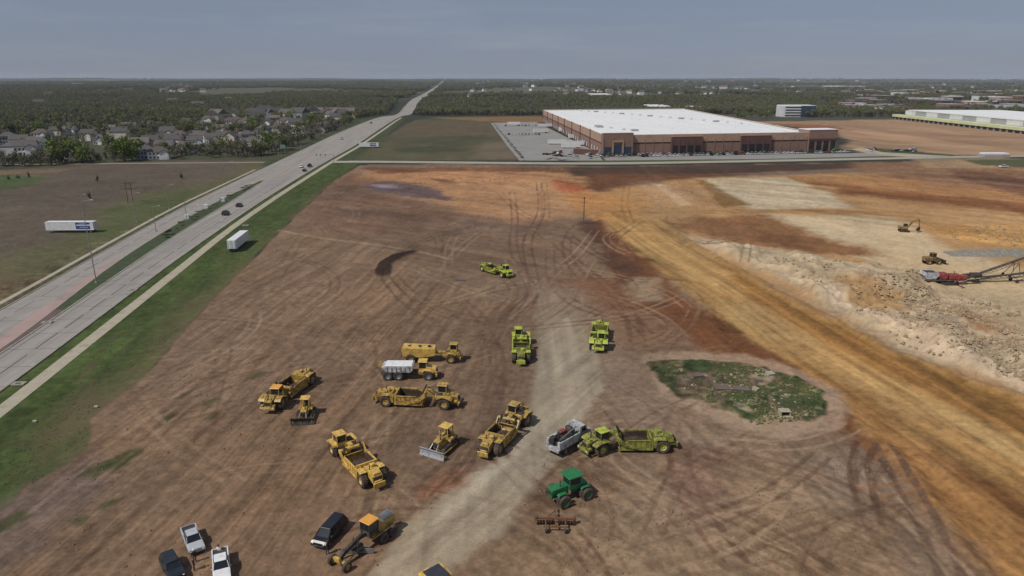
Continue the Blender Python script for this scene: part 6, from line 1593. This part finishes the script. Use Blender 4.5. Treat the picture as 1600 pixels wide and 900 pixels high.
# traffic signals and the big green sign
def signal(px, py, sgn, label):
    x, y = G(px, py); r = empty('traffic_signal', label, 'traffic signal', None, (x, y, 0), 0)
    MB().tube((0, 0, 0), (0, 0, 7), .16, .12).build('pole', M['pole'], r); MB().tube((0, 0, 6.4), (sgn * 11, 0, 6.9), .1, .06).build('mast_arm', M['pole'], r)
    for k in (5, 8, 10.5):
        hd = MB().box((sgn * k, -.1, 6.3), (.4, .35, 1.1), bev=.04).build('signal_head', M['dark'], r)
signal(436, 247, 1, 'traffic signal on a mast arm at the left corner of the junction'); signal(522, 258, -1, 'traffic signal on a mast arm at the right corner of the junction')
x, y = G(443, 245); r = empty('road_sign', 'pale green road sign on two posts at the left corner of the junction', 'sign', None, (x, y, 0), 0)
MB().box((0, 0, 7), (3.4, .12, 2.6)).build('panel', mat('faded_green_sign', (.13, .22, .17), .5, .1), r)
for s in (-1, 1): MB().tube((s * 1.2, .1, 0), (s * 1.2, .1, 7.5), .1).build('post', M['pole'], r)
for k, (px, py, lb) in enumerate([(293, 343, 'nearest of the three white cabinets in the median'), (323, 327, 'middle one of the three white cabinets in the median'), (349, 316, 'farthest of the three white cabinets in the median')]):
    x, y = G(px, py); r = empty('utility_cabinet', lb, 'cabinet', 'white cabinets in the median', (x, y, .2), .1)
    MB().box((0, 0, .95), (1.5, .8, 1.7), bev=.05).build('cabinet_body', M['white'], r); MB().box((0, 0, .06), (1.8, 1.1, .14)).build('plinth', M['kerb'], r); MB().box((0, -.42, 1.0), (1.3, .04, 1.4)).build('door', M['lightpanel'], r)
for px, py, lb in [(208, 454, 'concrete storm inlet in the strip left of the near path'), (30, 601, 'concrete storm inlet near the left border of the picture'), (74, 505, 'small white junction box at the tip of the median'), (384, 353, 'pale concrete slab beside the path above the white trailer')]:
    x, y = G(px, py); r = empty('storm_inlet', lb, 'storm inlet', None, (x, y, .05), .1)
    MB().box((0, 0, .15), (2.2, 1.3, .3), bev=.04).build('concrete_box', M['kerb'], r); MB().box((0, -.2, .31), (.9, .5, .03)).build('lid', M['dark'], r)
for px, py, lb in [(55, 660, 'small white stone marker in the verge, nearer one'), (151, 637, 'small white stone marker in the verge, farther one'), (88, 272, 'white stake in the left field')]:
    x, y = G(px, py); tag(MB().box((x, y, ground_z(x, y) + .2), (.7, .35, .35), bev=.08).build('stone_marker', M['concrete']), lb, 'marker')
# culvert and slabs on the green mound
x, y = G(1226, 652); r = empty('culvert', 'concrete culvert with a black opening on the grass island', 'culvert', None, (x, y, ground_z(x, y)), 0)
r.scale = (.75, .75, .75)
b = MB(); b.box((-1.0, .4, .45), (.25, 1.6, .95)); b.box((1.0, .4, .45), (.25, 1.6, .95)); b.box((0, .4, .98), (2.3, 1.7, .16), bev=.03); b.box((0, -.9, .06), (2.6, 1.0, .12)); b.build('concrete_frame', M['concrete'], r)
MB().box((0, 1.0, .45), (1.8, .2, .9)).build('opening', M['dark'], r)
for k, (px, py, w_, d_, rz, lb) in enumerate([(1128, 611, 2.8, 1.1, .1, 'dark broken slab, left one of the two big slabs on the grass island'), (1156, 613, 3.2, 1.1, -.1, 'dark broken slab, right one of the two big slabs on the grass island'), (1203, 588, 1.8, 1.1, .4, 'pale broken slab at the back edge of the grass island'), (1180, 612, 1.4, 1.0, .8, 'small pale block right of the dark slabs on the grass island'), (1090, 590, 2.2, 1.2, .3, 'weathered slab in the left half of the grass island'), (720, 438, 2.6, .9, 0, 'dark plank lying on the dirt below the farthest lime scraper')]):
    x, y = G(px, py); o = MB().add([(-w_ / 2, -d_ / 2, 0), (w_ / 2, -d_ * .4, 0), (w_ * .45, d_ / 2, 0), (-w_ * .4, d_ * .45, 0), (-w_ * .48, -d_ / 2, .45), (w_ / 2, -d_ * .42, .3), (w_ * .42, d_ * .48, .55), (-w_ * .36, d_ * .4, .7)], [(3, 2, 1, 0), (4, 5, 6, 7), (0, 1, 5, 4), (1, 2, 6, 5), (2, 3, 7, 6), (3, 0, 4, 7)]).build('stone_slab' if k < 5 else 'plank', M['concrete'] if k in (2, 3) else M['slab'])
    o.location = (x, y, ground_z(x, y) - .05); o.rotation_euler = (0, 0, rz); tag(o, lb, 'slab' if k < 5 else 'plank')
# grey gravel heap
x, y = G(1560, 398); n = 26; vs = []; L1, L2 = 26.0, 3.6
for i in range(n + 1):
    for j_ in range(9):
        xx = -L1 + 2 * L1 * i / n; yy = -L2 + 2 * L2 * j_ / 8; hz = 1.5 * max(0, 1 - (yy / L2) ** 2) * max(0, 1 - (xx / L1) ** 4) * (1 + .35 * math.sin(i * 1.3) * math.cos(j_ + i * .6)); vs.append((xx, yy, hz - .05))
o = MB().add(vs, [(i * 9 + j_, (i + 1) * 9 + j_, (i + 1) * 9 + j_ + 1, i * 9 + j_ + 1) for i in range(n) for j_ in range(8)]).build('gravel_pile', M['greygravel'])
o.location = (x + 10, y, 0); o.rotation_euler = (0, 0, -.05); tag(o, 'long low heap of grey gravel behind the conveyors', 'gravel pile')
# rubble, weeds, clods: uncountable
def boulders(name, label, polys, n, s0, s1, m, cat):
    r_ = np.random.RandomState(len(name)); vs = []; fs = []; base = np.array([(1, 0, 0), (-1, 0, 0), (0, 1, 0), (0, -1, 0), (0, 0, 1), (0, 0, -.5)]); tri = [(0, 2, 4), (2, 1, 4), (1, 3, 4), (3, 0, 4), (2, 0, 5), (1, 2, 5), (3, 1, 5), (0, 3, 5)]
    for px, share in polys:
        P = unproj(px); lo = P.min(0); hi = P.max(0); c = 0
        pts = lo + r_.rand(n * 5, 2) * (hi - lo); d = sdist(P, pts[:, 0], pts[:, 1]); dn = fbm(pts[:, 0] / 9, pts[:, 1] / 9, 3)
        pts = pts[(d < -.5) & (dn > -.15)][:int(n * share)]
        for x, y in pts:
            s_ = s0 + (s1 - s0) * r_.rand() ** 4; q_ = base * (.5 + .7 * r_.rand(6, 1)) * s_; a = r_.rand() * 6.28
            R_ = np.array([[math.cos(a), -math.sin(a), 0], [math.sin(a), math.cos(a), 0], [0, 0, 1]]); q_ = q_ @ R_.T + [x, y, ground_z(x, y) + s_ * .15]
            i = len(vs); vs += [tuple(v_) for v_ in q_]; fs += [tuple(i + k for k in t) for t in tri]
    me = bpy.data.meshes.new(name); me.from_pydata(vs, [], fs); me.materials.append(m); o = bpy.data.objects.new(name, me); COL.objects.link(o); tag(o, label, cat, kind='stuff')
boulders('rubble', 'broken pale limestone spread over the excavated ground', [([(1200, 400), (1290, 410), (1400, 425), (1480, 455), (1640, 500), (1900, 640), (1900, 760), (1620, 612), (1400, 540), (1290, 470)], .75), ([(1430, 352), (1600, 352), (1800, 372), (1800, 400), (1600, 388), (1500, 380)], .25), ([(1380, 440), (1480, 470), (1600, 520), (1640, 620), (1560, 590), (1440, 520)], .6)], 5200, .08, .62, M['rock'], 'rubble')
boulders('earth_clods', 'lumps of soil scattered over the dirt', [([(0, 830), (150, 660), (300, 510), (430, 380), (640, 400), (800, 500), (800, 640), (600, 900), (300, 1000), (-100, 1000)], .6), ([(860, 700), (1060, 720), (1400, 720), (1500, 950), (700, 950)], .4), ([(600, 270), (930, 270), (1000, 340), (900, 440), (700, 420), (600, 340)], .3)], 4200, .04, .26, mat('soil_clod', seen(112, 88, 72), .95, .2), 'soil')
boulders('island_rocks', 'stones and old rubble on the grass island', [([(1040, 575), (1160, 575), (1280, 620), (1270, 655), (1160, 645), (1060, 612)], 1.0)], 140, .1, .45, mat('island_stone', seen(150, 142, 126), .95, .5, (.06, .05, .04), scale=.3, var=.3), 'stones')
def tufts(name, label, specs):
    r_ = np.random.RandomState(77); vs = []; fs = []
    for P, n, s0, s1 in specs:
        P = unproj(P) if max(abs(v_) for v_ in P[0]) > 0 else P
        lo = P.min(0); hi = P.max(0); pts = lo + r_.rand(n * 4, 2) * (hi - lo); d = sdist(P, pts[:, 0], pts[:, 1]); pts = pts[(d < -.3) & (fbm(pts[:, 0] / 4, pts[:, 1] / 4, 3) > -.1)][:n]
        for x, y in pts:
            z = ground_z(x, y); s_ = s0 + (s1 - s0) * r_.rand()
            for k in range(3):
                a = r_.rand() * 3.14; dx, dy = math.cos(a) * s_, math.sin(a) * s_; i = len(vs)
                vs += [(x - dx, y - dy, z - .02), (x + dx, y + dy, z - .02), (x + dx * 1.1 + .1, y + dy * 1.1, z + s_ * .8), (x - dx * 1.1, y - dy * 1.1 + .1, z + s_ * .8)]; fs.append((i, i + 1, i + 2, i + 3))
    me = bpy.data.meshes.new(name); me.from_pydata(vs, [], fs); me.materials.append(mat('grass_blades', (.075, .095, .028), .9, .3, (.12, .10, .05), scale=.35, var=.35)); o = bpy.data.objects.new(name, me); COL.objects.link(o); tag(o, label, 'grass', kind='stuff')
tufts('grass_tufts', 'uneven tufts of grass on the verge and the island', [([(0, 690), (270, 440), (420, 310), (540, 256), (500, 295), (430, 358), (300, 496), (140, 650), (140, 696), (0, 795), (-200, 950), (-400, 950)], 12000, .05, .12), ([(1024, 570), (1068, 563), (1160, 569), (1230, 589), (1286, 617), (1290, 638), (1266, 658), (1180, 666), (1150, 650), (1105, 632), (1050, 612)], 2600, .08, .2)])

# water tower and mast on the horizon
x, y = G(965, 128); r = empty('water_tower', 'white water tower on the horizon', 'water tower', None, (x, y, hh(x, y)), 0)
b = MB(); prof = [(0, 0)] ; k = 9
b.tube((0, 0, 0), (0, 0, 50), 4, 3, n=12); b.build('tower_stem', M['white'], r)
b = MB()
for i in range(10):
    a, c = math.pi * i / 10 - math.pi / 2, math.pi * (i + 1) / 10 - math.pi / 2
    b.tube((0, 0, 56 + 9 * math.sin(a)), (0, 0, 56 + 9 * math.sin(c)), max(.1, 15 * math.cos(a)), max(.1, 15 * math.cos(c)), n=18)
b.build('tank', M['white'], r)
x, y = G(878, 129); r = empty('radio_mast', 'thin lattice mast on the horizon left of the water tower', 'mast', None, (x, y, hh(x, y)), 0)
MB().tube((0, 0, 0), (0, 0, 105), 1.2, .8, n=4).build('mast', M['pole'], r); MB().box((0, 0, 95), (4, 4, 5)).build('antenna', M['white'], r)

# ---- the air
hb = MB(); hb.box((0, 8100, 20), (42000, 18000, 190)); hz = hb.build('haze', [bpy.data.materials.new('haze_air')])
m = hz.data.materials[0]; m.use_nodes = True; t = m.node_tree; t.nodes.clear()
ou = t.nodes.new('ShaderNodeOutputMaterial'); pv = t.nodes.new('ShaderNodeVolumePrincipled'); pv.inputs['Color'].default_value = (.80, .88, 1.0, 1); pv.inputs['Density'].default_value = 4.2e-5; pv.inputs['Anisotropy'].default_value = 0.0
t.links.new(pv.outputs[0], ou.inputs['Volume']); tag(hz, 'thin blue air between the camera and the horizon', 'haze', kind='stuff')
